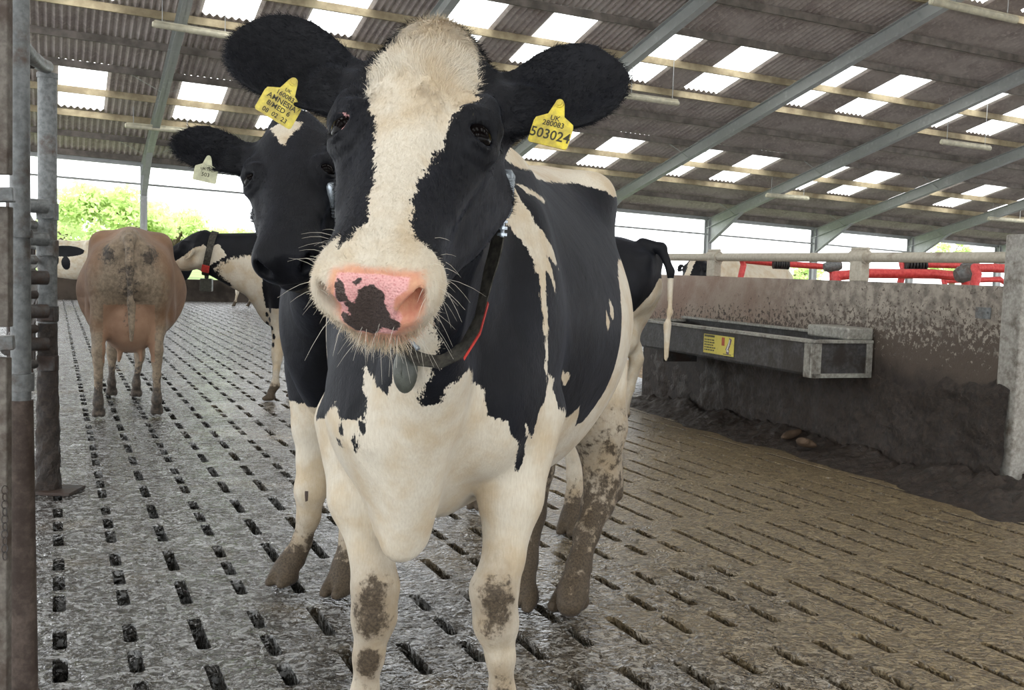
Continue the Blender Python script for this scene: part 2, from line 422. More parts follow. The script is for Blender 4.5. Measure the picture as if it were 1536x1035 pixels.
# ---- strip lights
m_lamp = plain('yellowed_light_cover', (.62, .58, .44), .4, noise_amt=.15, scale=6)
def on_q(x, y, Q):
    d = ray(x, y); k = ((A0-Q*tv-CAM_O)@tv)/(d@tv); return CAM_O+d*k
LAMPS = [((937, 144), (1018, 155), 10.3, 'strip light hanging just right of the front cow\'s ear tip', .05), ((1411, 213), (1486, 223), 10.3, 'strip light on long wires at the far right, upper row', .05),
         ((228, 36), (352, 56), 9.4, 'large strip light hanging at the top left above the ear', .03), ((187, 188), (293, 198), 3.6, 'strip light below the left roof lights, above the dark cow\'s ear', .03),
         ((1149, 293), (1213, 298), 3.9, 'small strip light low down, second frame from the right end', .03), ((1482, 328), (1536, 332), 3.9, 'small strip light lowest at the right edge', .03),
         ((1395, 2), (1526, 31), 16.2, 'nearest strip light, at the top right corner', .05)]
for (p0_, p1_, Q, lab, wr) in LAMPS:
    a_ = on_q(*p0_, Q); c_ = on_q(*p1_, Q); mid = (a_+c_)/2; d = unit(c_-a_)
    r = empty('strip_light', tuple(mid), lab, 'light')
    b = MB(); b.tube([a_-mid, a_-mid+d*.02, c_-mid-d*.02, c_-mid], [.04, .058, .058, .04], 12); b.build('lamp_cover', m_lamp, r, smooth=True)
    b = MB(); b.beam(a_-mid+d*.04+[0, 0, .062], c_-mid-d*.04+[0, 0, .062], .075, .03); b.build('housing', m_lamp, r)
    for f in (.12, .88):
        p = a_+(c_-a_)*f; q = -float((p-A0)@tv); aa_ = float((p-A0)@lv)
        b = MB(); b.tube([p-mid+[0, 0, .07], np.array([p[0], p[1], roofz(aa_, q)-.02])-mid], .008, 5); b.build('hanging_wire', m_steel, r)

# ---- slatted floor
def floor_material():
    m = NT('wet_slatted_concrete'); c = m.coord()
    mid = m.noise(c, 4.5, 6, .65); lowf = m.noise(c, 1.6, 4, .6)
    def ridge(sc, dist, det=3):
        n = m.noise(c, sc, det, .6, dist); return m.math('SUBTRACT', 1, m.math('ABSOLUTE', m.math('MULTIPLY', m.math('SUBTRACT', n, .5), 5.0)), 0, True)
    r1 = m.noise(c, 11, 4, .6, 1.2); r2 = m.noise(c, 17, 2, .5, 2.5); nf = m.noise(c, 70, 4, .7, .5)
    rot = m.n('ShaderNodeMapping'); m.L(m.coord(), rot.inputs[0]); rot.inputs['Rotation'].default_value = (0, 0, -YAW)
    X = m.xyz(rot.outputs[0]); side = m.ramp(m.math('ADD', X[0], m.math('MULTIPLY', m.math('SUBTRACT', lowf, .5), 2.4)), .7, 2.7)
    side = m.math('MULTIPLY', side, m.ramp(X[1], 14, 7))
    h = m.math('ADD', m.math('MULTIPLY', r1, .25), m.math('MULTIPLY', r2, .75))
    grey = m.mix(m.ramp(nf, .38, .62), (.02, .019, .017), (.085, .08, .072)); brown = m.mix(m.ramp(nf, .38, .62), (.07, .05, .027), (.24, .18, .10))
    col = m.mix(side, grey, brown)
    film_glint = m.noise(c, 21, 5, .68, 1.6); film_gap = m.noise(c, 46, 3, .6, 1.0)
    col = m.mix(m.ramp(film_glint, .50, .56), col, m.mix(side, (.34, .345, .345), (.30, .23, .13)))  # pale film flecks also paint wet glitter and bright reflection into the colour
    col = m.mix(m.ramp(film_gap, .57, .63), col, m.mix(side, (.012, .011, .010), (.05, .036, .02)))  # dark slurry flecks, painted for contrast between the glints
    col = m.mix(m.ramp(lowf, .55, .72, 0, .6), col, m.mix(m.ramp(nf, .35, .65), (.10, .075, .04), (.24, .18, .10)))
    st = m.vor(m.coord('Object', (1, .35, 1)), 60); col = m.mix(m.math('MULTIPLY', m.ramp(st, .12, .05), m.ramp(r2, .5, .6)), col, m.mix(side, (.34, .30, .22), (.55, .42, .20)))
    rough = m.math('ADD', m.ramp(mid, .35, .68, .04, .12), m.math('MULTIPLY', side, .25))
    return m.set(Base_Color=col, Roughness=rough, Normal=m.bump(h, 1.0, .022), IOR=1.55, Specular_IOR_Level=.9)
m_floor = floor_material()
m_dark = NT('slurry_pit').set(Base_Color=(.012, .010, .008), Roughness=.5)
PER = .869
S3 = [(0, .186), (.246, .434), (.501, .684)]; L2 = [(0, .287), (.42, .711)]; LG = [(0, .635)]
cols = [(.015, S3), (.221, S3), (.424, L2), (.621, S3), (.820, L2)]
cols += [(.820+.1885*i, (S3, L2)[i % 2]) for i in range(1, 6)]
cols += [(1.952+.1775*i, S3) for i in range(0, 4)] + [(2.662+.1775*i, LG) for i in range(0, 12)]
T0, T1 = 1.6, 30.0
fv = []; ff = []; fm = []
def quad(l0, l1, t0, t1, z=0):
    n = len(fv); fv.extend([lt(l0, t0, z), lt(l1, t0, z), lt(l1, t1, z), lt(l0, t1, z)]); ff.append((n, n+1, n+2, n+3)); fm.append(0)
DEP = .16
prev = -.12
rr = random.Random(3)
for ci, (lc, pat) in enumerate(cols):
    w = .021 if pat is not LG else .016
    quad(prev, lc-w, T0, T1); t = T0
    per = PER if pat is not LG else .812; base = 3.725 if pat is S3 else (3.676 if pat is L2 else 3.449+(-.0 if ci % 2 else .0))
    k0 = int((T0-base)/per)-1; segs = []
    for k in range(k0, int((T1-base)/per)+2):
        for (s0, s1) in pat:
            a_, b_ = base+k*per+s0, base+k*per+s1
            if pat is LG and lc > 4.9: continue
            if a_ > T0+.05 and b_ < T1-.05: segs.append((a_+rr.uniform(-.008, .008), b_+rr.uniform(-.008, .008)))
    for (a_, b_) in segs:
        quad(lc-w, lc+w, t, a_); t = b_
        c = .010; e = [(lc-w, a_+c), (lc-w+c, a_), (lc+w-c, a_), (lc+w, a_+c), (lc+w, b_-c), (lc+w-c, b_), (lc-w+c, b_), (lc-w, b_-c)]
        n = len(fv); fv.extend([lt(x, y, 0) for x, y in e]+[lt(x, y, -DEP) for x, y in e])
        for i in range(8): ff.append((n+i, n+(i+1) % 8, n+8+(i+1) % 8, n+8+i)); fm.append(0)
        for tri, cx, cy in (((0, 1), lc-w, a_), ((2, 3), lc+w, a_), ((4, 5), lc+w, b_), ((6, 7), lc-w, b_)):
            m_ = len(fv); fv.append(lt(cx, cy, 0)); ff.append((n+tri[0], m_, n+tri[1])); fm.append(0)
    quad(lc-w, lc+w, t, T1); prev = lc+w
quad(prev, 40, T0, T1); quad(-30, -.12, T0, 31); quad(-30, 40, -14, T0); quad(-.12, 40, T1, 31)
n = len(fv); fv.extend([lt(-.3, T0, -DEP), lt(6, T0, -DEP), lt(6, T1, -DEP), lt(-.3, T1, -DEP)]); ff.append((n, n+1, n+2, n+3)); fm.append(1)
me = bpy.data.meshes.new('floor'); me.from_pydata([tuple(map(float, v)) for v in fv], [], ff); me.materials.append(m_floor); me.materials.append(m_dark)
me.polygons.foreach_set('material_index', fm)
fo = bpy.data.objects.new('floor', me); COL.objects.link(fo); tag(fo, kind='structure')
# ---- far low wall and ground outside
m_lowwall = plain('stained_low_wall', (.06, .045, .035), .8, noise_amt=.4, scale=2)
b = MB(); b.beam(bf(-20, -.1, .3), bf(52, -.1, .3), .15, .62); o = b.build('wall_far', m_lowwall); tag(o, kind='structure')
m_grass = plain('grass', (.16, .24, .05), .9, noise_amt=.4, scale=.4)
b = MB(); b.add([bf(-60, -.9, -.06), bf(140, -.9, -.06), bf(200, -120, -.06), bf(-120, -120, -.06)], [(0, 1, 2, 3)]); o = b.build('grass_field', m_grass); tag(o, 'green field outside beyond the far opening', 'field', kind='stuff')

# ---- right-hand concrete panel
WN = np.array([2.700, 5.783, 0.]); WF = np.array([1.254, 9.737, 0.]); wd = unit(WF-WN); we = np.array([-wd[1], wd[0], 0.]); we = we if we[0] < 0 else -we
def wf(s, e, z): return WN+s*wd+e*we+np.array([0, 0, z])
def wall_material():
    m = NT('splashed_concrete'); c = m.coord(); Z = m.xyz(c)[2]
    n1 = m.noise(c, 2.6, 6, .65); n2 = m.noise(c, 34, 4, .7); n3 = m.noise(c, 14, 5, .6)
    X = m.xyz(c)
    base = m.mix(m.ramp(n1, .35, .65), (.30, .205, .16), (.40, .32, .26))
    base = m.mix(m.ramp(X[0], 1.7, 2.3), base, m.mix(m.ramp(n3, .35, .65), (.15, .13, .11), (.34, .30, .25)))
    spl = m.math('ADD', n2, m.ramp(Z, 1.2, .55, -.17, .16)); spl = m.math('ADD', spl, m.ramp(X[0], 1.2, 2.5, -.05, .07))
    col = m.mix(m.ramp(spl, .50, .56), base, (.085, .065, .05))
    low = m.math('ADD', m.math('MULTIPLY', m.math('SUBTRACT', n1, .5), .5), Z)
    col = m.mix(m.ramp(low, .74, .52), col, m.mix(m.ramp(n3, .3, .7), (.018, .013, .012), (.045, .034, .028)))
    return m.set(Base_Color=col, Roughness=.7, Normal=m.bump(m.math('ADD', n2, n3), .5, .012))
m_wall = wall_material()
b = MB()
for i in range(24):
    s0, s1 = -.02+i*.178, -.02+(i+1)*.178
    b.add([wf(s0, 0, -.1), wf(s1, 0, -.1), wf(s1, 0, 1.185), wf(s0, 0, 1.185), wf(s0, -.12, -.1), wf(s1, -.12, -.1), wf(s1, -.12, 1.185), wf(s0, -.12, 1.185)], [(0, 1, 2, 3), (3, 2, 6, 7), (7, 6, 5, 4)]+([(0, 3, 7, 4)] if i == 0 else [])+([(1, 5, 6, 2)] if i == 23 else []))
o = b.build('wall_right', m_wall); tag(o, kind='structure')
# end post
m_post = rail_material('splashed_post', (.25, .235, .21), (.40, .385, .35), (.10, .08, .06), .60, .7)
b = MB(); b.box((-.050, -.07, 0), (.050, .07, 1.47), lambda v: wf(-.09, -.045, 0)+we*v[0]+wd*v[1]+np.array([0, 0, v[2]])); o = b.build('end_post', m_post, bevel=.008)
tag(o, 'pale concrete post at the near end of the splashed concrete panel', 'post')
b = MB(); b.box((-.004, -.055, -.032), (.006, .055, .032), lambda v: wf(.11, 0, 1.03)+we*v[0]+wd*v[1]+np.array([0, 0, v[2]]))
for s in (-.035,): b.tube([wf(.11+s, .004, 1.035), wf(.11+s, .012, 1.035)], .006, 8)
o = b.build('metal_plate', m_galv); tag(o, 'small grey metal plate bolted high on the concrete panel', 'plate')
# manure crust on the lower panel and heap at its foot
m_muck = NT('manure'); c = m_muck.coord(); n1 = m_muck.noise(c, 30, 6, .7); n2 = m_muck.noise(c, 7, 4, .6)
m_muck.set(Base_Color=m_muck.mix(m_muck.ramp(n1, .3, .7), (.014, .010, .008), (.05, .035, .026)), Roughness=m_muck.ramp(n2, .3, .7, .35, .75), Normal=m_muck.bump(n1, .9, .02))
def grid_stuff(name, mat, nu, nv, fn):
    U_, V_ = np.meshgrid(np.linspace(0, 1, nu), np.linspace(0, 1, nv), indexing='ij'); P_ = fn(U_.ravel(), V_.ravel())
    i = np.arange(nu*nv).reshape(nu, nv); Q_ = np.stack([i[:-1, :-1], i[1:, :-1], i[1:, 1:], i[:-1, 1:]], -1).reshape(-1, 4)
    return mesh_np(name, P_, Q_, mat)
def fbm(x, y, seed, sc=1.0, oct=4):
    r = np.random.default_rng(seed); v = np.zeros(len(x)); amp = 1.0
    for o_ in range(oct):
        for j in range(5):
            th = r.uniform(0, 6.28); f = sc*(2.1**o_)*r.uniform(.7, 1.4); v += amp/5*np.sin((x*math.cos(th)+y*math.sin(th))*f+r.uniform(0, 6.28)+1.3*np.sin((x*math.sin(th)-y*math.cos(th))*f*.7+j))
        amp *= .55
    return v
def crust(u, v):
    s = -.12+u*4.3; z = v*.78; h = .014+.030*(1-v)**1.3+.022*fbm(s, z, 5, 14, 5)*(1.1-.6*v); edge = np.clip((.60+.12*fbm(s, z*0, 8, 5, 3)-z)/.12, -1, 1)
    h = np.where(edge < 0, -.01, h*np.clip(edge*2, 0, 1)); h = h-.030*np.clip((s-2.9)/.3, 0, 1)
    return WN[None]+s[:, None]*wd+h[:, None]*we+z[:, None]*np.array([0, 0, 1.])
o = grid_stuff('manure_crust', m_muck.mat, 420, 90, crust); tag(o, 'dark crust of manure caked on the lower half of the concrete panel', 'manure', kind='stuff')
def heap(u, v):
    s = -.55+u*4.9; e = -.10+v*.62; prof = np.clip(1-np.abs(e-.06)/(.30+.12*fbm(s, s*0, 12, 3, 3)), 0, 1); h = .11*prof**1.2*(1+.5*fbm(s, e, 13, 9, 4))*np.clip((s+.55)/.3, 0, 1)*np.clip((4.3-s)/.3, 0, 1)
    h = h*(1+.6*np.clip((.5-s)/.6, 0, 1))+.008*fbm(s, e, 4, 40, 3)*(h > .005)-.004
    return WN[None]+s[:, None]*wd+e[:, None]*we+h[:, None]*np.array([0, 0, 1.])
o = grid_stuff('manure_heap', m_muck.mat, 420, 70, heap); tag(o, 'low ridge of brown manure along the foot of the concrete panel', 'manure', kind='stuff')
# bedding beyond the panel
m_sand = plain('sand_bedding', (.50, .38, .26), .9, noise_amt=.3, scale=12, bump=.6)
def sand(u, v):
    s = -2.4+u*9; e = -.16-v*7; z = .16+.02*fbm(s, e, 21, 4, 4); return WN[None]+s[:, None]*wd+e[:, None]*we+z[:, None]*np.array([0, 0, 1.])
o = grid_stuff('sand_bedding', m_sand, 120, 90, sand); tag(o, 'beige sand bedding behind the concrete panel', 'sand', kind='stuff')
b = MB(); b.beam(wf(-2.6, -.16, .06), wf(-.05, -.16, .06), .16, .20); o = b.build('trim_1', m_muck.mat); tag(o, kind='structure')
# ---- water trough
TR = empty('water_trough', tuple(wf(2.1, .24, .52)), 'long steel water trough on the concrete panel, yellow sticker on its front', 'trough')
T_ = lambda s, e, z: wf(s, e, z)-wf(2.1, .24, .52)
m_trough = rail_material('stained_stainless', (.035, .034, .036), (.085, .082, .08), (.03, .024, .02), .50, .5)
m_lip = rail_material('worn_bare_steel', (.22, .215, .19), (.38, .37, .33), (.09, .07, .055), .60, .4)
S0, S1, E0, E1, Z0, Z1 = 1.02, 3.45, .015, .48, .575, .785
def tb(b, s0, s1, e0, e1, z0, z1): b.box((s0, e0, z0), (s1, e1, z1), lambda v: T_(v[0], v[1], v[2]))
b = MB(); tb(b, S0, S1, E1-.012, E1, Z0, Z1); tb(b, S0, S0+.012, E0, E1, Z0, Z1); tb(b, S1-.012, S1, E0, E1, Z0, Z1); tb(b, S0, S1, E0, E1, Z0, Z0+.015); tb(b, S0, S1, E0, E0+.012, Z0, Z1+.03); basin = b.build('basin', m_trough, TR)
b = MB(); tb(b, S0-.02, S1+.02, E1-.05, E1+.022, Z1, Z1+.022); tb(b, S0-.02, S0+.03, E0, E1, Z1, Z1+.022); tb(b, S1-.03, S1+.02, E0, E1, Z1, Z1+.022); tb(b, S0+.3, S1, E0, E0+.05, Z1+.03, Z1+.05); b.build('rim', m_lip, TR, bevel=.004)
b = MB(); tb(b, S0-.012, S0+.06, E1-.004, E1+.012, Z0-.01, Z1); tb(b, S0-.014, S0, E1-.07, E1+.012, Z0-.01, Z1); tb(b, S0-.014, S0, E0, E0+.045, Z0-.01, Z1); tb(b, S0-.014, S0, E0, E1, Z0-.012, Z0+.016); b.build('end_frame', m_lip, TR, bevel=.003)
b = MB(); tb(b, S0-.01, S0+.42, E0, E0+.20, Z1+.022, Z1+.10); b.build('float_cover', m_lip, TR, bevel=.012)
b = MB(); tb(b, S1-.30, S1-.18, E0+.05, E1-.10, Z0-.11, Z0); b.build('bracket', m_mudpipe, TR)
b = MB(); tb(b, S0+.06, S1-.05, E0+.015, E1-.015, Z1-.05, Z1-.045); wm = NT('trough_water').set(Base_Color=(.03, .035, .03), Roughness=.03); b.build('water', wm, TR)
m_stick = NT('printed_sticker'); cc = m_stick.coord(); stn = m_stick.noise(cc, 25, 4, .6)
m_stick.set(Base_Color=m_stick.mix(m_stick.ramp(stn, .55, .75), (.72, .62, .12), (.30, .27, .12)), Roughness=.5)
b = MB(); SS0, SS1 = 1.92, 2.34; tb(b, SS0, SS1, E1+.001, E1+.003, .615, .755); stk = b.build('sticker', m_stick.mat, TR); stk['label'] = 'yellow warning sticker'
m_sk2 = plain('sticker_print', (.10, .10, .05), .6); m_sk3 = plain('sticker_red', (.55, .12, .06), .6); m_sk4 = plain('sticker_white', (.7, .7, .62), .6); m_sk5 = plain('sticker_purple', (.16, .10, .14), .6)
b = MB(); tb(b, SS1-.155, SS1-.01, E1+.003, E1+.0036, .735, .75); b.build('sticker_print', m_sk2, stk); b = MB()
for i in range(5):
    z = .715-i*.019; w = (.13, .14, .12, .14, .13)[i]
    x = SS1-.012
    while x > SS1-.012-w:
        ww = rr.uniform(.012, .034); tb(b, x-ww, x, E1+.003, E1+.0036, z-.005, z+.004); x -= ww+.006
tb(b, SS0+.03, SS0+.14, E1+.003, E1+.0036, .622, .628); b.build('sticker_print', m_sk2, stk).matrix_parent_inverse.identity()
b = MB(); tb(b, SS0+.125, SS0+.165, E1+.003, E1+.0038, .685, .745); b.build('sticker_print', m_sk3, stk)
def zig(b, pts, w, off, mi=0):
    for (x0, z0), (x1, z1) in zip(pts, pts[1:]): b.beam(T_(x0, E1+off, z0), T_(x1, E1+off, z1), .0008, w, tuple(np.cross(unit(T_(x1, E1, z1)-T_(x0, E1, z0)), we)), mi)
b = MB(); zig(b, [(SS0+.045, .742), (SS0+.06, .70), (SS0+.095, .650), (SS0+.060, .642)], .034, .0042); b.build('sticker_print', m_sk5, stk)
b = MB(); zig(b, [(SS0+.055, .735), (SS0+.065, .70), (SS0+.090, .655), (SS0+.065, .648)], .014, .0052); b.build('sticker_print', m_sk4, stk)
# stones at the foot of the panel under the trough
for (x, y, r_, sq, lab) in ((1185, 652, .055, .55, 'flat brown stone against the panel under the trough, left of two'), (1208, 664, .060, .5, 'flat brown stone under the trough, right of two')):
    p = gnd(x, y, .09); v, f = [], []
    import bmesh
    bm = bmesh.new(); bmesh.ops.create_icosphere(bm, subdivisions=3, radius=1)
    for q in bm.verts:
        k = 1+.18*math.sin(q.co.x*3+x)+.12*math.sin(q.co.y*5); q.co = Vector((q.co.x*r_*k*1.5, q.co.y*r_*k, q.co.z*r_*sq))
    me = bpy.data.meshes.new('stone'); bm.to_mesh(me); bm.free(); me.materials.append(plain('stone', (.10, .062, .036), .8)); o = bpy.data.objects.new('stone', me); COL.objects.link(o); o.location = tuple(p); o.rotation_euler = (.3, .2, x)
    tag(o, lab, 'stone')
# ---- neck rail above the panel
RL = empty('neck_rail', tuple(wf(2, -.06, 1.2)), 'cream pipe rail running along above the concrete panel', 'rail'); o0 = wf(2, -.06, 1.2)
b = MB(); b.tube([wf(-.05, -.06, 1.345)-o0, wf(4.6, -.06, 1.345)-o0], .033, 14); b.build('pipe', m_cream, RL, smooth=True)
for s in (1.28, 3.15):
    b = MB(); b.tube([wf(s-.075, -.06, 1.348)-o0, wf(s+.075, -.06, 1.348)-o0], .047, 14); b.tube([wf(s-.085, -.06, 1.40)-o0, wf(s+.085, -.06, 1.40)-o0], .012, 8); b.build('clamp', m_cream, RL, smooth=True)
    b = MB(); b.box((-.06, -.035, 0), (.06, .035, .15), lambda v: wf(s+v[0], -.06+v[1], 1.185+v[2])-o0); b.build('bracket', m_cream, RL, bevel=.006)
# ---- red cubicle dividers seen over the panel
def divider(lab, pts, r, coup=None, spring=None, Y=8.5, dy=.12):
    P_ = [at(x, y, Y+dy*i) for i, (x, y) in enumerate(pts)]; base = P_[0].copy(); base[2] = .17
    R_ = empty('stall_divider', tuple(base), lab, 'stall divider'); L_ = lambda p: np.array(p)-base
    full = [np.array([P_[0][0], P_[0][1], .17]), P_[0]-[0, 0, .15], P_[0]-[-.02, 0, .04]]+P_+[P_[-1]+[.08, .02, -.05], np.array([P_[-1][0]+.12, P_[-1][1], .6]), np.array([P_[-1][0]+.10, P_[-1][1], .17])]
    b = MB(); b.tube([L_(p) for p in full], r, 12); b.build('tube', m_redpipe, R_, smooth=True)
    if coup:
        c0, c1 = at(*coup[0], Y-.05), at(*coup[1], Y-.05); d = unit(c1-c0)
        b = MB(); b.tube([L_(c0), L_(c0+d*.03), L_(c1-d*.03), L_(c1)], [r*1.25, r*1.7, r*1.7, r*1.2], 14); b.build('coupling', m_galv, R_, smooth=True)
    if spring:
        s0, s1 = at(*spring[0], Y-.05), at(*spring[1], Y-.05); d = unit(s1-s0); n_ = 7
        b = MB()
        for i in range(n_):
            c0 = s0+(s1-s0)*i/(n_-1); b.tube([L_(c0-d*.007), L_(c0+d*.007)], r*1.55, 14)
        b.build('coil', m_black, R_, smooth=True)
divider('red stall tube with a black coil, left of the rail\'s middle bracket', [(1112, 390), (1150, 394), (1236, 400)], .026, ((1236, 401), (1262, 398)), ((1161, 396), (1182, 397)), 8.6)
divider('thick red stall tube lying lowest over the panel\'s middle', [(1252, 414), (1300, 410), (1400, 411), (1436, 414)], .036, ((1434, 414), (1462, 406)), None, 7.6)
divider('red stall tube with a black coil near the right end of the rail', [(1352, 396), (1390, 397), (1446, 398)], .026, ((1442, 402), (1468, 400)), ((1360, 397), (1388, 398)), 8.0)
divider('short red stall tube ending beside the end post', [(1462, 402), (1490, 402), (1530, 404)], .032, None, None, 7.2)
divider('red stall tube lying low beyond the panel, behind the couplings', [(1415, 421), (1460, 420), (1500, 419)], .026, None, None, 9.4)
divider('red stall tube low at the right edge beside the lying cow', [(1526, 573), (1560, 574), (1620, 578)], .030, None, None, 6.6, .1)

# ---- left-hand gate and barrier
def pole_thing(name, lab, cat, base): return empty(name, tuple(base), lab, cat)
bp = gnd(72, 737); bp[2] = 0
PL = pole_thing('round_post', 'tall round grey steel post with mud-caked foot at the left', 'post', bp); L_ = lambda p: np.array(p)-bp
b = MB(); b.tube([(0, 0, .012), (0, 0, 2.07)], .045, 24); b.build('pole', m_galv, PL, smooth=True)
b = MB(); b.tube([(0, 0, 2.06), (0, 0, 2.085)], .049, 24); b.build('cap', m_galv, PL, smooth=True)
b = MB(); b.box((-.09, -.10, 0), (.15, .10, .016)); b.build('base_plate', m_mudpipe, PL, bevel=.003)
vv = []; ffc = []
for i in range(41):
    for j in range(28):
        an = 2*math.pi*j/28; r_ = (.0465+.012*max(0, 1-i/34)+.010*math.sin(i*1.3+j*.9)*math.sin(j*1.7+i*.31)*max(0, 1-i/40)); vv.append((r_*math.cos(an), r_*math.sin(an), .014+i*.021))
for i in range(40):
    for j in range(28): ffc.append((i*28+j, i*28+(j+1) % 28, (i+1)*28+(j+1) % 28, (i+1)*28+j))
b = MB(); b.add(vv, ffc); b.build('mud_crust', m_muck.mat, PL, smooth=True)
for (y0, y1) in ((305, 330), (360, 385), (459, 482), (533, 556)):
    z0, z1 = at(72, y1, 5.19)[2], at(72, y0, 5.19)[2]
    b = MB(); b.tube([(0, 0, z0), (0, 0, z1)], .052, 24); b.box((-.004, -.066, z0+.006), (.056, -.045, z1-.006)); b.build('clamp', m_mudpipe if y0 > 400 else m_galv, PL, smooth=True, bevel=.002)
# pipe rails running away behind the post
zs_ = [1.42, 1.335, 1.27, 1.17, 1.085, 1.0, .93, .84, .76, .68]
bars = empty('feed_barrier', tuple(lt(-.15, 5.4)), 'row of horizontal barrier pipes running away behind the round post', 'barrier'); o0 = lt(-.15, 5.4)
for i, z in enumerate(zs_):
    rr_ = .030 if i % 2 == 0 else .019
    b = MB(); b.tube([lt(-.155-.02*(i % 3), 5.25+.15*(i % 2), z)-o0, lt(-.155-.02*(i % 3), 13, z)-o0], rr_, 12); b.tube([lt(-.13, 5.32+.1*(i % 3), z)-o0, lt(-.03 if i % 2 == 0 else -.08, 5.36+.1*(i % 3), z)-o0], rr_*1.1, 12); b.build('rail', m_galv if i < 4 else m_mudpipe, bars, smooth=True)
for t_ in (6.6, 9.0, 11.5, 13.0):
    b = MB(); b.tube([lt(-.22, t_, 0)-o0, lt(-.22, t_, 1.5)-o0], .03, 12); b.build('upright', m_mudpipe, bars, smooth=True)
# top pipe with elbow
ep = [at(14, 42, 4.2), at(30, 64, 4.35), at(48, 86, 4.6), at(62, 97, 4.9), at(70, 100, 5.15)]
b = MB(); b.tube([ep[0]+(ep[0]-ep[1])*3]+ep, .032, 14); o = b.build('top_pipe', m_galv, smooth=True); tag(o, 'bent grey pipe joining the gate to the top of the round post', 'pipe')
b = MB(); b.tube([at(40, 92, 4.7), at(44, 118, 4.7)], .008, 8); b.tube([at(34, 88, 4.65), at(48, 94, 4.72)], .028, 10); o = b.build('latch', m_mudpipe, smooth=True); tag(o, 'small dark metal latch hanging under the bent top pipe', 'latch')
# near gate upright
gp = at(30, 640, 2.75); gp[2] = 0
GT = pole_thing('gate_post', 'near rusty gate post with pipe sleeve filling the left edge', 'post', gp)
x30 = lambda y, dx=0: at(30+dx, y, 2.75)-gp
b = MB(); b.tube([x30(-60, -2), x30(640, 2)], .0255, 20); b.build('pole', m_galv, GT, smooth=True)
b = MB(); b.tube([x30(600, 2), x30(1035, 6), np.array([x30(1035, 6)[0]+.004, 0, 0])], [.030, .036, .038], 20); b.build('sleeve', m_rust, GT, smooth=True)
b = MB(); b.tube([x30(346), x30(356)], .033, 20); b.build('collar', m_galv, GT, smooth=True)
b = MB(); b.tube([x30(560, 1), x30(586, 1)], .034, 20); b.build('collar', m_galv, GT, smooth=True)
b = MB(); pa = at(2, 517, 2.6)-gp
for (y0, y1, xx) in ((-40, 262, 5), (310, 490, 6), (536, 1100, 4)):
    top_, bot_ = at(xx, y0, 2.6)-gp, at(xx, y1, 2.6)-gp; bot_[2] = max(bot_[2], 0); b = MB(); b.beam(bot_, top_, .034, .03, (0, 1, 0)); b.build('plank', m_plank, GT, bevel=.003)
b = MB()
for y in (288, 512):
    c_ = at(-2, y, 2.55)-gp; b = MB(); b.beam(c_+[-.06, 0, -.01], c_+[.024, .03, -.004], .05, .035); b.build('bracket', m_galv, GT, bevel=.003)
b = MB()
for i in range(10):
    c_ = at(7, 735+i*11, 2.52)-gp; ring = [c_+np.array([.005*math.cos(a_), 0 if i % 2 else .005*math.cos(a_), .011*math.sin(a_)]) for a_ in np.linspace(0, 2*math.pi, 11)]
    b.tube(ring, .0016, 5, cap=False)
b.build('chain', m_mudpipe, GT)

# ================================================================ cow anatomy (body frame: x forward, y to the cow's left, z up, origin on the ground under the brisket)
TRUNK = [  # s behind brisket, half width, top, bottom, exponent, lower taper, upper taper
    (-.02, .10, 1.22, .80, 2.0, .1, .2), (.08, .17, 1.34, .66, 2.0, .25, .35), (.22, .225, 1.45, .585, 2.2, .35, .45), (.42, .265, 1.50, .575, 2.2, .3, .5),
    (.65, .33, 1.475, .56, 2.2, .25, .5), (.95, .385, 1.46, .53, 2.2, .2, .45), (1.2, .385, 1.48, .545, 2.3, .2, .35), (1.42, .32, 1.51, .64, 2.6, .2, .15),
    (1.62, .27, 1.50, .80, 2.6, .2, .15), (1.80, .20, 1.45, .92, 2.6, .1, .2), (1.92, .13, 1.38, 1.02, 2.4, .1, .3)]
SKULL = [  # u up from the nose, half width, front, back, exponent, lower taper, upper taper
    (-.035, .052, -.030, -.105, 2.4, .1, .1), (.0, .076, -.006, -.128, 2.5, .15, .1), (.045, .084, .002, -.135, 2.4, .2, .12), (.10, .079, .004, -.132, 2.3, .2, .18), (.16, .082, .0, -.140, 2.3, .25, .30),
    (.22, .089, .0, -.170, 2.4, .3, .33), (.29, .106, .002, -.215, 2.5, .33, .3), (.345, .118, .004, -.245, 2.6, .38, .22), (.40, .120, .004, -.250, 2.6, .4, .2), (.46, .117, .0, -.235, 2.4, .35, .25),
    (.51, .106, -.018, -.20, 2.2, .3, .3), (.55, .076, -.05, -.15, 2.1, .2, .3)]
class Head:
    def __init__(s, nose, poll, side, sc):
        s.n = np.array(nose, float); s.eu = unit(np.array(poll, float)-s.n)
        sd = np.array(side, float); s.ev = unit(sd-(sd@s.eu)*s.eu); s.ew = np.cross(s.ev, s.eu)
        s.sc = sc; s.M = np.array([s.eu, s.ev, s.ew])
    def p(s, u, v, w): return s.n+s.sc*(u*s.eu+v*s.ev+w*s.ew)
    def inv(s, P): return (P-s.n)@s.M.T/s.sc
def eye_frame(H, sg):
    en = unit(.68*sg*H.ev+.73*H.ew-.05*H.eu); et = unit(np.cross(H.eu, en))*sg
    return H.p(.304, sg*.105, -.033), en, -et
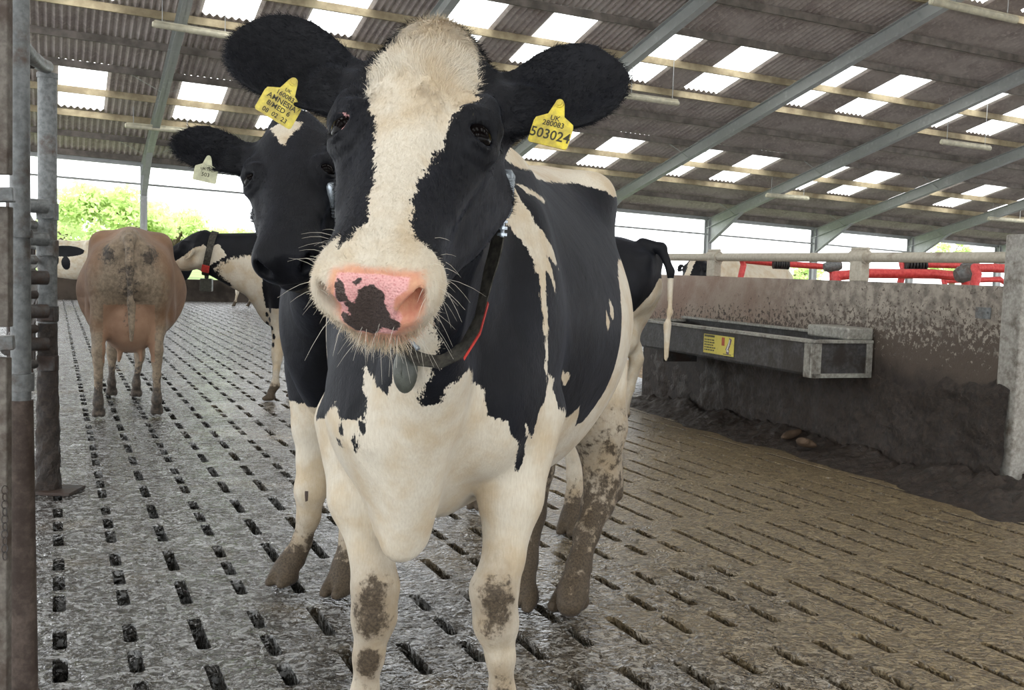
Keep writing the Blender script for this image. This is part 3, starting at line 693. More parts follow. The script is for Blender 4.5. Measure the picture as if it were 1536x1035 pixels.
def sculpt_head(F, H, ears, k=.02, fine=True):
    z = H.sc; M = H.M
    st = np.array(SKULL); st[:, :4] *= z
    F.add(loft(H.n, M, st, .04*z), .05)
    F.add(ell(H.p(.53, 0, -.055), (.035*z, .055*z, .04*z), M), .05*z)          # poll
    for sg in (-1, 1):
        F.add(ell(H.p(.30, sg*.066, -.165), (.10*z, .040*z, .075*z), M), .04*z)  # jaw muscle
        F.add(cone(H.p(.30, sg*.096, -.085), H.p(.17, sg*.070, -.062), .020*z, .010*z), .03*z)  # facial crest
        F.add(cone(H.p(.34, sg*.085, -.20), H.p(.10, sg*.045, -.125), .060*z, .030*z), .04*z)  # mandible
        F.add(ell(H.p(.352, sg*.106, -.045), (.045*z, .022*z, .028*z), M), .03*z)  # brow
        F.add(ell(H.p(.012, sg*.052, -.045), (.036*z, .030*z, .038*z), M), .02*z)  # nostril wing
        if fine:
            F.sub(ell(H.p(.262, sg*.106, -.014), (.035*z, .012*z, .014*z), M), .03*z)
            E, en, et = eye_frame(H, sg)
            F.add(ell(E-en*.014*z, (.038*z, .045*z, .014*z), [H.eu, et, en]), .02*z)
            F.sub(ell(E+en*.004*z, (.0225*z, .0255*z, .026*z), [H.eu, et, en]), .004*z)
            pts = [E+z*(H.eu*(.0225*math.sin(a)*(1 if math.sin(a) > 0 else .9))+et*.0255*math.cos(a)+en*(.001-.004*abs(math.cos(a)))) for a in np.linspace(0, 2*math.pi, 15)]
            for a, b in zip(pts, pts[1:]): F.add(cone(a, b, .0034*z, .0034*z), .007*z)
            up = [E+z*(H.eu*(.029+.004*math.sin(a))+et*.029*math.cos(a)-en*.002) for a in np.linspace(.4, 2.7, 6)]
            for a, b in zip(up, up[1:]): F.add(cone(a, b, .006*z, .006*z), .02*z)
    F.add(ell(H.p(.045, 0, -.07), (.055*z, .078*z, .062*z), M), .03*z)
    F.add(ell(H.p(.030, 0, -.140), (.040*z, .046*z, .022*z), M), .02*z)           # chin
    if fine:
        F.sub(ell(H.p(-.015, 0, -.122), (.045*z, .085*z, .0045*z), M), .012*z)      # mouth line
        F.sub(ell(H.p(-.045, 0, -.045), (.022*z, .02*z, .05*z), M), .03*z)
    for sg in (-1, 1):                                                           # nostrils
        ax = [unit(-H.eu*.8+H.ev*sg*.35), unit(H.ew*.75+H.ev*sg*.65), None]; ax[2] = np.cross(ax[0], ax[1])
        F.sub(ell(H.p(-.018, sg*.054, -.045), (.036*z, .025*z, .0125*z), ax), .010*z)
    for base, tip, nrm, L in ears:
        base = H.p(*base); tip = H.p(*tip); nrm = H.p(*nrm)-H.p(0, 0, 0); b2 = base+(tip-base)*.28
        F.add(cone(base, b2, .046*z, .038*z), .05*z)
        F.add(leaf(base+(tip-base)*.12, tip, nrm, [w*z*L for w in (.040, .048, .057, .064, .067, .062, .048, .010)], .0065*z+.0015, .030*z), .025*z)
def sculpt_leg(F, J, k=.03):
    for (a, ra), (b, rb) in zip(J, J[1:]): F.add(cone(a, b, ra, rb), k)
def add_hoof(F, p, fwd, r=.05, h=.075):
    """cloven hoof under the pastern point p (ground z=0)"""
    f = unit([fwd[0], fwd[1], 0]); sd = np.array([-f[1], f[0], 0])
    for sg in (-1, 1):
        c = np.array([p[0], p[1], 0])+sd*sg*r*.46
        F.add(cone(c-f*r*.45+[0, 0, h*.42], c+f*r*.75+[0, 0, h*.30], r*.52, r*.36), .012)
        F.add(cone(c-f*r*.3+[0, 0, h*.75], c+f*r*.2+[0, 0, h*.45], r*.48, r*.45), .015)
def flat_bottom(F, z=0.004):
    k = int(np.searchsorted(F.ax[2], z)); zz = F.ax[2]
    F.v = np.maximum(F.v, (z-zz)[None, None, :])

def std_feet(front=.30, rear=1.62, w=.16, stag=(0, 0, 0, 0)):
    """feet in body frame: left front, right front, left hind, right hind"""
    return [(-front+stag[0], w), (-front+stag[1], -w), (-rear+stag[2], w), (-rear+stag[3], -w)]
def front_leg(F, x, y, sy, zs=1.0, hip=(-.30, .17), rs=1.0):
    e = np.array([hip[0], hip[1]*sy, .80*zs])
    kn = np.array([(x*.75+hip[0]*.25)+.01, y*.85+hip[1]*sy*.15, .43*zs]); ft = np.array([x, y, .14*zs]); pa = np.array([x+.035, y, .075*zs])
    F.add(cone(e+[-.02, .02*sy, .12], kn+[-.01, 0, .26*zs], .13*rs, .075*rs), .06)
    sculpt_leg(F, [(kn+[-.01, 0, .26*zs], .072*rs), (kn+[0, 0, .07], .043*rs), (kn, .050*rs), (kn-[0, 0, .06], .043*rs), (kn*.6+ft*.4-[0, 0, .03], .030*rs), (ft+[0, 0, .03], .030*rs), (ft, .038*rs), (pa, .036*rs)], .02)
    add_hoof(F, (x+.05, y), (1, 0), .055*rs, .08)
def hind_leg(F, x, y, sy, zs=1.0, hip=(-1.62, .17), rs=1.0):
    st = np.array([hip[0]+.16, hip[1]*sy*1.15, .82*zs]); hk = np.array([x-.10, y*.9+hip[1]*sy*.1, .55*zs]); ft = np.array([x-.02, y, .14*zs]); pa = np.array([x+.03, y, .075*zs])
    th = np.array([hip[0]-.08, hip[1]*sy*.85, 1.15*zs])
    F.add(cone(th, st, .15*rs, .13*rs), .08); F.add(cone(th+[-.06, 0, -.05], hk+[.05, 0, .22*zs], .12*rs, .07*rs), .07)
    F.add(cone(st, hk+[.02, 0, .10], .12*rs, .052*rs), .06)
    sculpt_leg(F, [(hk+[.02, 0, .10], .052*rs), (hk, .050*rs), (hk+[.02, 0, -.08], .042*rs), (hk*.5+ft*.5, .033*rs), (ft+[0, 0, .04], .034*rs), (ft, .042*rs), (pa, .038*rs)], .02)
    F.add(cone(hk+[.0, 0, .12], hk+[-.035, 0, .03], .02, .022), .03)
    add_hoof(F, (x+.045, y), (1, 0), .055*rs, .08)
def trunk_prims(F, zs=1.0, wide=1.0, hook=1.0, ls=1.0):
    st = np.array(TRUNK); st[:, 0] *= ls; st[:, 1] *= wide; st[:, 2:4] *= zs
    F.add(loft((0, 0, 0), [(-1, 0, 0), (0, -1, 0), (0, 0, 1)], st, .06), .05)
    for sy in (-1, 1):
        F.add(ell((-1.44*ls, .225*sy*hook, 1.41*zs), (.09, .05, .06)), .14)              # hook bone
        F.add(ell((-1.86*ls, .115*sy, 1.33*zs), (.05, .035, .05)), .07)              # pin bone
        F.add(ell((-.30, .19*sy, 1.02*zs), (.15, .09, .30)), .08)                 # shoulder
        F.add(ell((-.44, .11*sy, 1.30*zs), (.16, .07, .14)), .12)
        F.add(ell((-1.66*ls, .17*sy, 1.12*zs), (.20, .11, .26)), .08)                # thigh
def tail_prims(F, zs=1.0, ls=1.0, sway=0.0, end=.62):
    P = [(-1.80*ls, 0, 1.46*zs), (-1.95*ls, 0, 1.42*zs), (-2.03*ls, sway*.2, 1.25*zs), (-2.04*ls, sway*.6, .95*zs), (-2.03*ls, sway, end*zs)]
    R = [.035, .036, .026, .018, .014]
    for i in range(4): F.add(cone(P[i], P[i+1], R[i], R[i+1]), .03)
    F.add(cone(P[4], (P[4][0], P[4][1], P[4][2]-.25), .030, .016), .02)
def neck_prims(F, H, zs=1.0, low=(-.16, 0, .98), top=(-.36, 0, 1.30)):
    a = H.p(.47, 0, -.11); b = H.p(.38, 0, -.19)
    low = np.array(low)*[1, 1, zs]; top = np.array(top)*[1, 1, zs]
    sd = unit(np.cross(low-a, [0, 0, 1.]))
    F.add(cone(a, top, .085*H.sc, .16, (sd, .78)), .09)
    F.add(cone(b, low, .085*H.sc, .19, (sd, .74)), .09)
    F.add(cone((a+b)/2, (top+low)/2, .11*H.sc, .20, (sd, .72)), .09)
class Cow:
    def __init__(s, o, fwd, zoff=0):
        f = unit([fwd[0], fwd[1], 0]); s.f = f; s.l = np.array([-f[1], f[0], 0]); s.o = np.array([o[0], o[1], zoff], float)
        s.R = np.array([s.f, s.l, [0, 0, 1.]])
    def loc(s, P): return (np.asarray(P, float)-s.o)@s.R.T
    def wld(s, p): return np.asarray(p, float)@s.R+s.o
    def dirl(s, d): return np.asarray(d, float)@s.R.T
    def px(s, x, y, Y): return s.loc(at(x, y, Y))
    def root(s, name, label, cat='cow', group=None):
        r = empty(name, tuple(s.o), label, cat, group); r.rotation_euler = (0, 0, math.atan2(s.f[1], s.f[0])); s.r = r
        return r

# ================================================================ the front cow
A = Cow((-.22, 2.20), (-.19, -.98))
nose = A.px(553, 406, 1.40); poll = A.px(650, 20, 1.78)
sideA = A.dirl(np.array([.91, -.36, -.36]))
HA = Head(nose, poll, sideA, np.linalg.norm(poll-nose)/.545)
def ear_uvw(H, C, x, y, Y): return tuple(H.inv(C.px(x, y, Y)))
earsA = [((.425, .085, -.115), ear_uvw(HA, A, 944, 108, 1.80), (-.25, -.1, 1), 1.27),
         ((.43, -.085, -.11), ear_uvw(HA, A, 348, 52, 1.88), (-.35, .3, 1), 1.27)]
bb = [A.px(330, 300, 1.9), A.px(960, 300, 1.7), nose]
def sculpt_A(q=1.0):
    h1, h2, h3 = .0042*q, .009*q, .012*q
    nx = A.px(560, 450, 1.36)
    F = Field(axis_pts([(-2.15, -1.0, .016*q), (-1.0, .05, h3), (.05, .30, .008*q), (.30, float(nose[0])+.09, h1)]),
              axis_pts([(-.62, -.50, .02*q), (-.50, .36, h1), (.36, .60, .014*q)]),
              axis_pts([(0, .95, h2), (.95, 1.05, .007*q), (1.05, 1.72, h1)]))
    print('grid', F.v.shape, F.v.size/1e6)
    trunk_prims(F, 1.03)
    # neck and chest
    neck_prims(F, HA, 1.03, (-.18, 0, 1.0), (-.38, 0, 1.30))
    P = lambda x, y, Y: A.px(x, y, Y)
    F.add(cone(P(632, 560, 2.14), P(600, 818, 2.22), .085, .034), .07)        # brisket fold
    F.add(cone(P(590, 640, 2.24), P(596, 780, 2.30), .12, .055), .08)
    F.add(cone(P(650, 570, 2.06), P(618, 800, 2.24), .028, .020), .07)
    F.add(cone(P(655, 480, 1.98), P(640, 600, 2.15), .05, .06), .08)          # dewlap
    for (sx, sy) in ((560, 1), (735, 1)):
        F.add(ell(P(sx, 600, 2.34), (.13, .10, .17)), .08)
    # front legs  (image left = the cow's right)
    L = [(P(556, 640, 2.46), .135), (P(544, 745, 2.40), .078), (P(558, 835, 2.37), .047), (P(563, 880, 2.35), .052), (P(561, 925, 2.35), .049), (P(553, 985, 2.36), .033), (P(547, 1040, 2.37), .030), (P(540, 1110, 2.37), .040), (P(536, 1150, 2.36), .040)]
    R = [(P(765, 620, 2.46), .135), (P(766, 745, 2.40), .074), (P(755, 840, 2.37), .046), (P(741, 885, 2.35), .053), (P(744, 935, 2.35), .049), (P(751, 985, 2.36), .031), (P(753, 1040, 2.37), .029), (P(750, 1110, 2.37), .040), (P(748, 1150, 2.36), .040)]
    sculpt_leg(F, L, .025); sculpt_leg(F, R, .025)
    add_hoof(F, L[-1][0]+[.03, 0, 0], (1, 0), .058, .085); add_hoof(F, R[-1][0]+[.03, 0, 0], (1, 0), .058, .085)
    # hind legs
    LH = [(P(888, 520, 3.75), .13), (P(898, 640, 3.72), .10), (P(903, 715, 3.72), .062), (P(897, 755, 3.70), .056), (P(880, 800, 3.62), .042), (P(868, 850, 3.56), .041), (P(860, 885, 3.52), .050), (P(855, 905, 3.48), .048)]
    sculpt_leg(F, LH, .03)
    F.add(cone(P(920, 690, 3.76), P(922, 740, 3.76), .03, .034), .04)
    add_hoof(F, A.loc(gnd(852, 918)), A.dirl((-.55, -.8, 0)), .066, .09)
    RH = [(P(800, 600, 3.9), .14), (P(800, 700, 3.82), .075), (P(795, 770, 3.76), .055), (P(788, 840, 3.66), .042), (P(784, 885, 3.60), .046)]
    sculpt_leg(F, RH, .03); add_hoof(F, A.loc(gnd(782, 915)), (1, 0), .06, .085)
    F.add(ell((-1.62, 0, .78), (.26, .19, .20)), .06)                        # udder
    tail_prims(F, 1.03)
    sculpt_head(F, HA, earsA)
    flat_bottom(F)
    return surfnet(F, 2)


ARC_F = -.35
def arc(P):
    """distance round the body from the middle of the chest: positive on the cow's left"""
    x, y = P[:, 0], P[:, 1]; th = np.arctan2(y, x-ARC_F)
    return np.where(x > ARC_F, .30*th, np.sign(y)*(.30*np.pi/2+(ARC_F-x)))
def below(a, z, pts):
    pts = np.array(pts); return (np.interp(a, pts[:, 0], pts[:, 1])-z)*.8
# ---------------------------------------------------------------- coat materials
def coat_material(name, black=(.0036, .0040, .0062), white=(.70, .64, .53), white2=(.60, .49, .34), mudc=(.048, .036, .024)):
    m = NT(name); c = m.coord()
    fur = m.noise(m.coord('Object', (1, 1, .16)), 260, 3, .6)
    n1 = m.noise(c, 38, 5, .65); n2 = m.noise(c, 150, 3, .7)
    edge = m.math('ADD', m.math('MULTIPLY', m.math('SUBTRACT', n1, .5), .030), m.math('MULTIPLY', m.math('SUBTRACT', fur, .5), .018))
    W = m.ramp(m.math('ADD', m.attr('coat'), edge), -.0014, .0014)
    wt = m.mix(m.ramp(m.noise(c, 9, 5, .6), .38, .68), white, white2)
    wt = m.mix(m.ramp(fur, .25, .75), m.mix(.22, wt, (.30, .22, .14)), wt)
    bl = m.mix(m.ramp(m.noise(c, 5, 4, .6), .4, .75), black, tuple(v*2.1 for v in black))
    col = m.mix(W, bl, wt)
    skin = m.mix(m.ramp(n1, .3, .7), (.62, .25, .17), (.72, .40, .25))
    col = m.mix(m.ramp(m.math('ADD', m.attr('skin'), m.math('MULTIPLY', m.math('SUBTRACT', n1, .5), .02)), -.009, .007), col, skin)
    pk = m.mix(m.ramp(m.vor(c, 260), .1, .5), (.66, .27, .27), (.80, .42, .40))
    pkm = m.ramp(m.math('ADD', m.attr('pink'), m.math('MULTIPLY', m.math('SUBTRACT', n1, .5), .008)), -.003, .002)
    col = m.mix(pkm, col, pk)
    bm = m.ramp(m.math('ADD', m.attr('blotch'), m.math('MULTIPLY', m.math('SUBTRACT', m.noise(c, 120, 4, .7), .5), .012)), -.001, .001)
    col = m.mix(bm, col, m.mix(m.ramp(m.vor(c, 300), .1, .45), (.035, .025, .022), (.075, .055, .048)))
    mu = m.math('ADD', m.attr('mud'), m.math('MULTIPLY', m.math('SUBTRACT', m.noise(c, 26, 6, .7), .5), 2.4))
    mm = m.ramp(mu, .35, .75)
    col = m.mix(m.math('MULTIPLY', m.ramp(m.math('ADD', m.attr('mud'), m.math('MULTIPLY', m.math('SUBTRACT', n1, .5), .8)), -.75, .9), .72), col, (.20, .145, .09))
    col = m.mix(mm, col, m.mix(m.ramp(n2, .3, .7), mudc, tuple(v*2.2 for v in mudc)))
    pad = m.math('MAXIMUM', pkm, m.math('MULTIPLY', bm, 1.0))
    h = m.math('ADD', m.math('MULTIPLY', fur, .6), m.math('MULTIPLY', n2, .4))
    h = m.math('ADD', m.math('MULTIPLY', h, m.math('SUBTRACT', 1, m.math('MULTIPLY', pad, .8))), m.math('MULTIPLY', m.math('MULTIPLY', pad, m.vor(c, 320)), .9))
    rough = m.ramp(pad, 0, 1, m.mix(W, (.46, .46, .46), (.78, .78, .78)) if False else .58, .30)
    nrm = m.bump(h, .42, .004)
    nrm = m.bump(m.noise(c, 20, 4, .5), .22, .02, nrm)
    m.set(Base_Color=col, Roughness=rough, Normal=nrm, Sheen_Weight=.06, Sheen_Roughness=.4)
    m.b.inputs['Sheen Tint'].default_value = (.6, .7, 1, 1); m.b.inputs['Specular IOR Level'].default_value = .22
    m.b.inputs['Subsurface Weight'].default_value = 0
    return m.mat
m_coat = coat_material('holstein_coat')
m_eye = NT('eyeball').set(Base_Color=(.003, .002, .002), Roughness=.12, IOR=1.16)
m_yellow = plain('yellow_plastic', (.80, .66, .07), .35, noise_amt=.2, scale=40, dark=(.45, .34, .06))
m_paletag = plain('pale_plastic', (.62, .62, .42), .4, noise_amt=.15, scale=40)
m_ink = plain('ink', (.05, .045, .02), .6)
m_strap = plain('strap_webbing', (.05, .045, .035), .8, noise_amt=.4, scale=60)
m_red = plain('red_plastic', (.62, .06, .05), .4, noise_amt=.2, scale=30)
m_grey = plain('grey_plastic', (.075, .08, .065), .35, noise_amt=.25, scale=40)
m_silver = plain('silver_plastic', (.42, .47, .52), .25, .5, noise_amt=.15, scale=30)
m_whisk = plain('whisker', (.75, .70, .60), .5)
def ico(n=3):
    import bmesh
    bm = bmesh.new(); bmesh.ops.create_icosphere(bm, subdivisions=n, radius=1)
    bm.verts.ensure_lookup_table(); V = np.array([v.co[:] for v in bm.verts]); T = np.array([[v.index for v in f.verts] for f in bm.faces]); bm.free(); return V, T
ICO = ico()
def add_eyes(H, parent, which=(-1, 1)):
    for sg in which:
        E, en, et = eye_frame(H, sg); c = E-en*.0125*H.sc
        mesh_np('eye', ICO[0]*.0235*H.sc+c, ICO[1], m_eye, parent)
def coat_attrs(o, coat, skin=None, pink=None, blotch=None, mud=None):
    n = len(o.data.vertices); z = np.full(n, -1., np.float32)
    attr(o, 'coat', coat); attr(o, 'skin', z if skin is None else skin); attr(o, 'pink', z if pink is None else pink)
    attr(o, 'blotch', z if blotch is None else blotch); attr(o, 'mud', z*2 if mud is None else mud)
def text_mesh(name, body, size, mat, parent, M, off=.001):
    cu = bpy.data.curves.new(name, 'FONT'); cu.body = body; cu.size = size; cu.align_x = 'CENTER'; cu.align_y = 'CENTER'; cu.resolution_u = 3; cu.extrude = .0004; cu.offset = size*.012
    t = bpy.data.objects.new(name+'_curve', cu); COL.objects.link(t)
    dg = bpy.context.evaluated_depsgraph_get(); me = bpy.data.meshes.new_from_object(t.evaluated_get(dg))
    bpy.data.objects.remove(t); bpy.data.curves.remove(cu)
    me.name = name; me.materials.clear(); me.materials.append(mat)
    o = bpy.data.objects.new(name, me); COL.objects.link(o); o.parent = parent
    o.matrix_local = M; return o
def frame_from(c, xdir, ydir):
    x = unit(xdir); z = unit(np.cross(x, ydir)); y = np.cross(z, x)
    return Matrix(((x[0], y[0], z[0], c[0]), (x[1], y[1], z[1], c[1]), (x[2], y[2], z[2], c[2]), (0, 0, 0, 1)))
TAG_OUT = [(-.008, .0), (-.011, -.010), (-.014, -.020), (-.032, -.030), (-.034, -.036), (-.034, -.070), (-.031, -.073), (.031, -.073), (.034, -.070), (.034, -.036), (.032, -.030), (.014, -.020), (.011, -.010), (.008, .0), (.004, .006), (-.004, .006)]
def ear_tag(parent, c, xdir, ydir, lines, mat=None, sc=1.0):
    """yellow flag tag hanging from its neck at c (body frame)"""
    b = MB(); n = len(TAG_OUT); t = .0012
    b.add([(x*sc, y*sc, t) for x, y in TAG_OUT]+[(x*sc, y*sc, -t) for x, y in TAG_OUT],
          [tuple(range(n))[::-1], tuple(range(n, 2*n))]+[(i, (i+1) % n, n+(i+1) % n, n+i) for i in range(n)])
    o = b.build('ear_tag', mat or m_yellow, parent); o.matrix_local = frame_from(c, xdir, ydir)
    s_ = MB(); s_.tube([(0, 0, -.006), (0, 0, .004)], .007*sc, 14); s_.tube([(0, 0, .004), (0, 0, .006)], .004*sc, 12)
    s_.build('tag_stud', mat or m_yellow, o, smooth=True)
    for txt, y, size in lines: text_mesh('tag_writing', txt, size*sc, m_ink, o, Matrix.Translation((0, y*sc, .0014)))
    return o
def neck_ring(V, p0, nrm, cen, nb=40, rmax=.5, off=.006):
    """outline of the body where a plane crosses the neck"""
    nrm = unit(nrm); d = (V-p0)@nrm; cen = cen-((cen-p0)@nrm)*nrm
    ax = unit(np.cross(nrm, [0, 0, 1.])); ay = np.cross(ax, nrm); P = V[np.abs(d) < .008]-cen
    u, v = P@ax, P@ay; r = np.hypot(u, v); k = r < rmax; u, v, r = u[k], v[k], r[k]
    th = np.arctan2(v, u); R = np.zeros(nb)
    for i in range(nb):
        a = -np.pi+2*np.pi*(i+.5)/nb; m = np.abs((th-a+np.pi) % (2*np.pi)-np.pi) < np.pi/nb*1.2
        R[i] = np.percentile(r[m], 90) if m.any() else np.nan
    ok = ~np.isnan(R); R = np.interp(np.arange(nb), np.arange(nb)[ok], R[ok], period=nb)
    R = np.array([np.median(R[[(i-1) % nb, i, (i+1) % nb]]) for i in range(nb)]); R = (np.roll(R, 1)+R*2+np.roll(R, -1))/4+off
    A_ = -np.pi+2*np.pi*(np.arange(nb)+.5)/nb
    return cen, ax, ay, nrm, A_, R
def strap(name, ring, w, t, mat, parent, a0=None, a1=None, lift=0.0, flare=0.0):
    cen, ax, ay, nn, A_, R = ring; n = len(A_)
    idx = range(n) if a0 is None else [i for i in range(n) if (A_[i]-a0) % (2*np.pi) <= (a1-a0) % (2*np.pi)]
    if a0 is not None: idx = sorted(idx, key=lambda i: (A_[i]-a0) % (2*np.pi))
    vs = []; fs = []; m = len(idx)
    for i in idx:
        e = ax*math.cos(A_[i])+ay*math.sin(A_[i]); r = R[i]+lift
        fl_ = flare*min(1, max(0, .30-e[2]*.9)); ca, sa = math.cos(fl_), math.sin(fl_)
        for dr, dn in ((0, -1), (t, -1), (t, 1), (0, 1)): vs.append(cen+e*(r+abs(sa)*w/2)+(e*ca+nn*-sa)*dr+(nn*ca+e*sa)*dn*w/2)
    for k in range(m if a0 is None else m-1):
        q = (k+1) % m
        for j in range(4): fs.append((k*4+j, q*4+j, q*4+(j+1) % 4, k*4+(j+1) % 4))
    if a0 is not None: fs += [(0, 1, 2, 3), ((m-1)*4+3, (m-1)*4+2, (m-1)*4+1, (m-1)*4)]
    b = MB(); b.add(vs, fs); return b.build(name, mat, parent, smooth=True)
def vnormals(V, Q):
    n = np.cross(V[Q[:, 2]]-V[Q[:, 0]], V[Q[:, 3]]-V[Q[:, 1]]); N = np.zeros_like(V)
    for k in range(4):
        for c in range(3): N[:, c] += np.bincount(Q[:, k], n[:, c], len(V))
    return N/(np.linalg.norm(N, axis=1)[:, None]+1e-9)
def fur(name, V, N, idx, length, width, comb, lie, parent, mat, data, jit=.35, curl=0.0):
    """short hairs: root at V[idx], combed along comb, lie = 0 upright .. 1 flat"""
    n = len(idx); P = V[idx]; nn = N[idx]; cb = comb if comb.ndim == 2 else np.repeat(comb[None], n, 0)
    cb = cb-(cb*nn).sum(1)[:, None]*nn; cb /= np.linalg.norm(cb, axis=1)[:, None]+1e-9
    cb = cb+RNG.normal(0, jit, (n, 3)); L = (length*(.6+.8*RNG.random(n)))[:, None]
    d1 = nn*(1-lie)+cb*lie; d1 /= np.linalg.norm(d1, axis=1)[:, None]+1e-9
    d2 = nn*(1-lie)*.3+cb*(lie+.25)+RNG.normal(0, curl, (n, 3)); d2 /= np.linalg.norm(d2, axis=1)[:, None]+1e-9
    s = np.cross(nn, cb); s /= np.linalg.norm(s, axis=1)[:, None]+1e-9; s *= width/2
    P = P+RNG.normal(0, .0012, (n, 3))-nn*.001
    a, b = P-s, P+s; c, d = P+d1*L*.5-s*.7, P+d1*L*.5+s*.7; e = P+d1*L*.5+d2*L*.5
    W = np.stack([a, b, c, d, e], 1).reshape(-1, 3); o5 = np.arange(n)[:, None]*5
    T = np.concatenate([o5+[0, 1, 3], o5+[0, 3, 2], o5+[2, 3, 4]])
    o = mesh_np(name, W, T, mat, parent)
    for k, v in data.items(): attr(o, k, np.repeat(v[idx], 5))
    o['kind'] = 'stuff'
    return o

# ---------------------------------------------------------------- build the front cow
VA, QA = sculpt_A(1.0)
rootA = A.root('cow', 'black and white cow with broad white blaze and pink muzzle, nearest the camera', 'cow')
cowA = mesh_np('body', VA, QA, m_coat, rootA)
NA = vnormals(VA, QA)
UA = HA.inv(VA); aA = arc(VA); zA = VA[:, 2]
headA = (UA[:, 0] > -.08) & (UA[:, 0] < .62) & (UA[:, 2] > -.30-.1*(UA[:, 0] > .4)) & (np.linalg.norm(UA-[.25, 0, -.1], axis=1) < .55) & (VA[:, 0] > .05) & (zA > 1.03)
ear = headA & (np.abs(UA[:, 1]) > .135) & (UA[:, 0] > .33)
BLAZE = [(.575, .0), (.568, -.02), (.545, -.040), (.487, -.050), (.448, -.067), (.411, -.086), (.395, -.080), (.359, -.072), (.303, -.052), (.25, -.040), (.205, -.033), (.147, -.025), (.087, -.020), (.058, -.030), (.03, -.055), (.03, -.15), (-.2, -.15), (-.2, .15),
         (.03, .15), (.03, .075), (.045, .055), (.066, .046), (.093, .038), (.133, .032), (.169, .034), (.217, .042), (.256, .053), (.279, .057), (.306, .060), (.347, .074), (.372, .096), (.380, .084), (.446, .084), (.494, .072), (.54, .058), (.562, .035)]
cw = poly_sd(UA[:, 0], UA[:, 1], BLAZE)
muz = .052-UA[:, 0]+.25*(UA[:, 2]+.06)
cw = np.where(UA[:, 2] < -.055, np.minimum(np.maximum(cw, muz), muz), np.maximum(cw, np.where(np.abs(UA[:, 1]) > .05, muz, cw)))
cw = np.where(ear, -1, cw)
hz = np.array([(v, u+w) for u, v, w in UA]) if False else np.stack([UA[:, 1], UA[:, 0]+UA[:, 2]], 1)
front = UA[:, 0] < .035
PAD = [(-.048, -.004), (-.024, .006), (.007, .004), (.035, .002), (.064, .004), (.070, -.022), (.070, -.065), (.056, -.102), (.03, -.128), (-.018, -.126), (-.044, -.098), (-.052, -.048)]
PINK = [(-.040, -.008), (.007, -.006), (.052, -.008), (.050, -.030), (.036, -.046), (.031, -.067), (.040, -.084), (.036, -.106), (.026, -.120), (-.018, -.120), (-.040, -.098), (-.044, -.05)]
BL1 = [(-.030, -.046), (-.026, -.059), (-.019, -.062), (-.014, -.037), (.004, -.023), (.014, -.032), (.021, -.044), (.019, -.057), (.024, -.066), (.027, -.085), (.040, -.097), (.033, -.112), (.013, -.109), (-.001, -.124), (-.024, -.117), (-.036, -.103), (-.042, -.085), (-.034, -.082), (-.026, -.088), (-.030, -.070)]
BL3 = [(-.041, -.018), (-.034, -.022), (-.028, -.05), (-.031, -.062), (-.040, -.060), (-.044, -.040)]
BL2 = [(-.024, -.020), (-.012, -.013), (-.008, -.020), (-.019, -.031)]
NOS = lambda sg: .014-np.linalg.norm((UA-[-.012, sg*.054, -.045])*[.6, 1, 1.1], axis=1)
skin = np.where(front & headA, poly_sd(hz[:, 0], hz[:, 1], PAD), -1)
pink = np.where(front & headA & (UA[:, 0] < .02), poly_sd(hz[:, 0], hz[:, 1], PINK), -1)
blo = np.where(front & headA, np.maximum.reduce([poly_sd(hz[:, 0], hz[:, 1], q) for q in (BL1, BL2, BL3)]), -1)
eyep = [np.linalg.norm(UA-HA.inv(eye_frame(HA, s_)[0]), axis=1) for s_ in (-1, 1)]
for s_, ed in zip((-1, 1), eyep):
    if s_ == -1: pink = np.where((ed < .0245) & (UA[:, 2] > -.024), .01, pink)
PB = [  # white markings on the body, (distance round the body, height)
 [(-.121, .89), (-.11, .905), (-.096, .877), (-.065, .872), (-.041, .887), (-.044, .924), (-.055, .947), (-.060, .985), (-.036, .965), (.0, .935), (.012, .99), (.020, 1.03), (.035, 1.09), (.052, 1.12), (.064, 1.07), (.063, 1.032), (.066, 1.011), (.053, .984), (.045, .927), (.062, .928), (.074, .958), (.085, .983), (.106, .998), (.111, .963), (.141, .942), (.145, .884), (.191, .868), (.2, .839), (.232, .817), (.244, .773), (.262, .735), (.282, .76), (.262, .811), (.240, .858), (.287, .817), (.29, .70), (.3, .3), (-.4, .3), (-.4, .80), (-.25, .84), (-.16, .86)],
 [(.106, 1.345), (.12, 1.305), (.235, 1.293), (.27, 1.258), (.289, 1.221), (.297, 1.176), (.302, 1.114), (.307, 1.059), (.312, 1.0), (.316, .94), (.322, 1.0), (.323, 1.06), (.322, 1.12), (.325, 1.197), (.345, 1.191), (.372, 1.145), (.366, 1.198), (.345, 1.233), (.38, 1.22), (.430, 1.200), (.400, 1.248), (.352, 1.289), (.330, 1.30), (.328, 1.33), (.31, 1.385), (.25, 1.40), (.15, 1.39)],
 [(.299, 1.400), (.409, 1.392), (.626, 1.372), (.585, 1.364), (.387, 1.377)],
 [(.581, .951), (.612, .940), (.650, .928), (.638, .900), (.590, .926)], [(.330, .960), (.372, .948), (.352, .915), (.362, .893), (.33, .88), (.317, .917)],
 [(.920, 1.122), (.946, 1.098), (.924, 1.06), (.901, 1.082)], [(.864, 1.093), (.885, 1.061), (.875, 1.03), (.848, 1.054)], [(.308, .996), (.325, .984), (.323, .962), (.305, .975)]]
LOWL = [(.24, .70), (.285, .80), (.29, .885), (.309, .895), (.326, .928), (.366, .924), (.346, .884), (.40, .872), (.55, .84), (.66, .825), (.75, .805), (.80, .83), (.871, .765), (.93, .777), (.985, .86), (1.0, .93), (1.0, 1.03), (1.04, 1.114), (1.12, 1.176), (1.274, 1.235), (1.45, 1.24), (1.62, 1.20), (1.8, 1.10)]
aa = np.abs(aA)
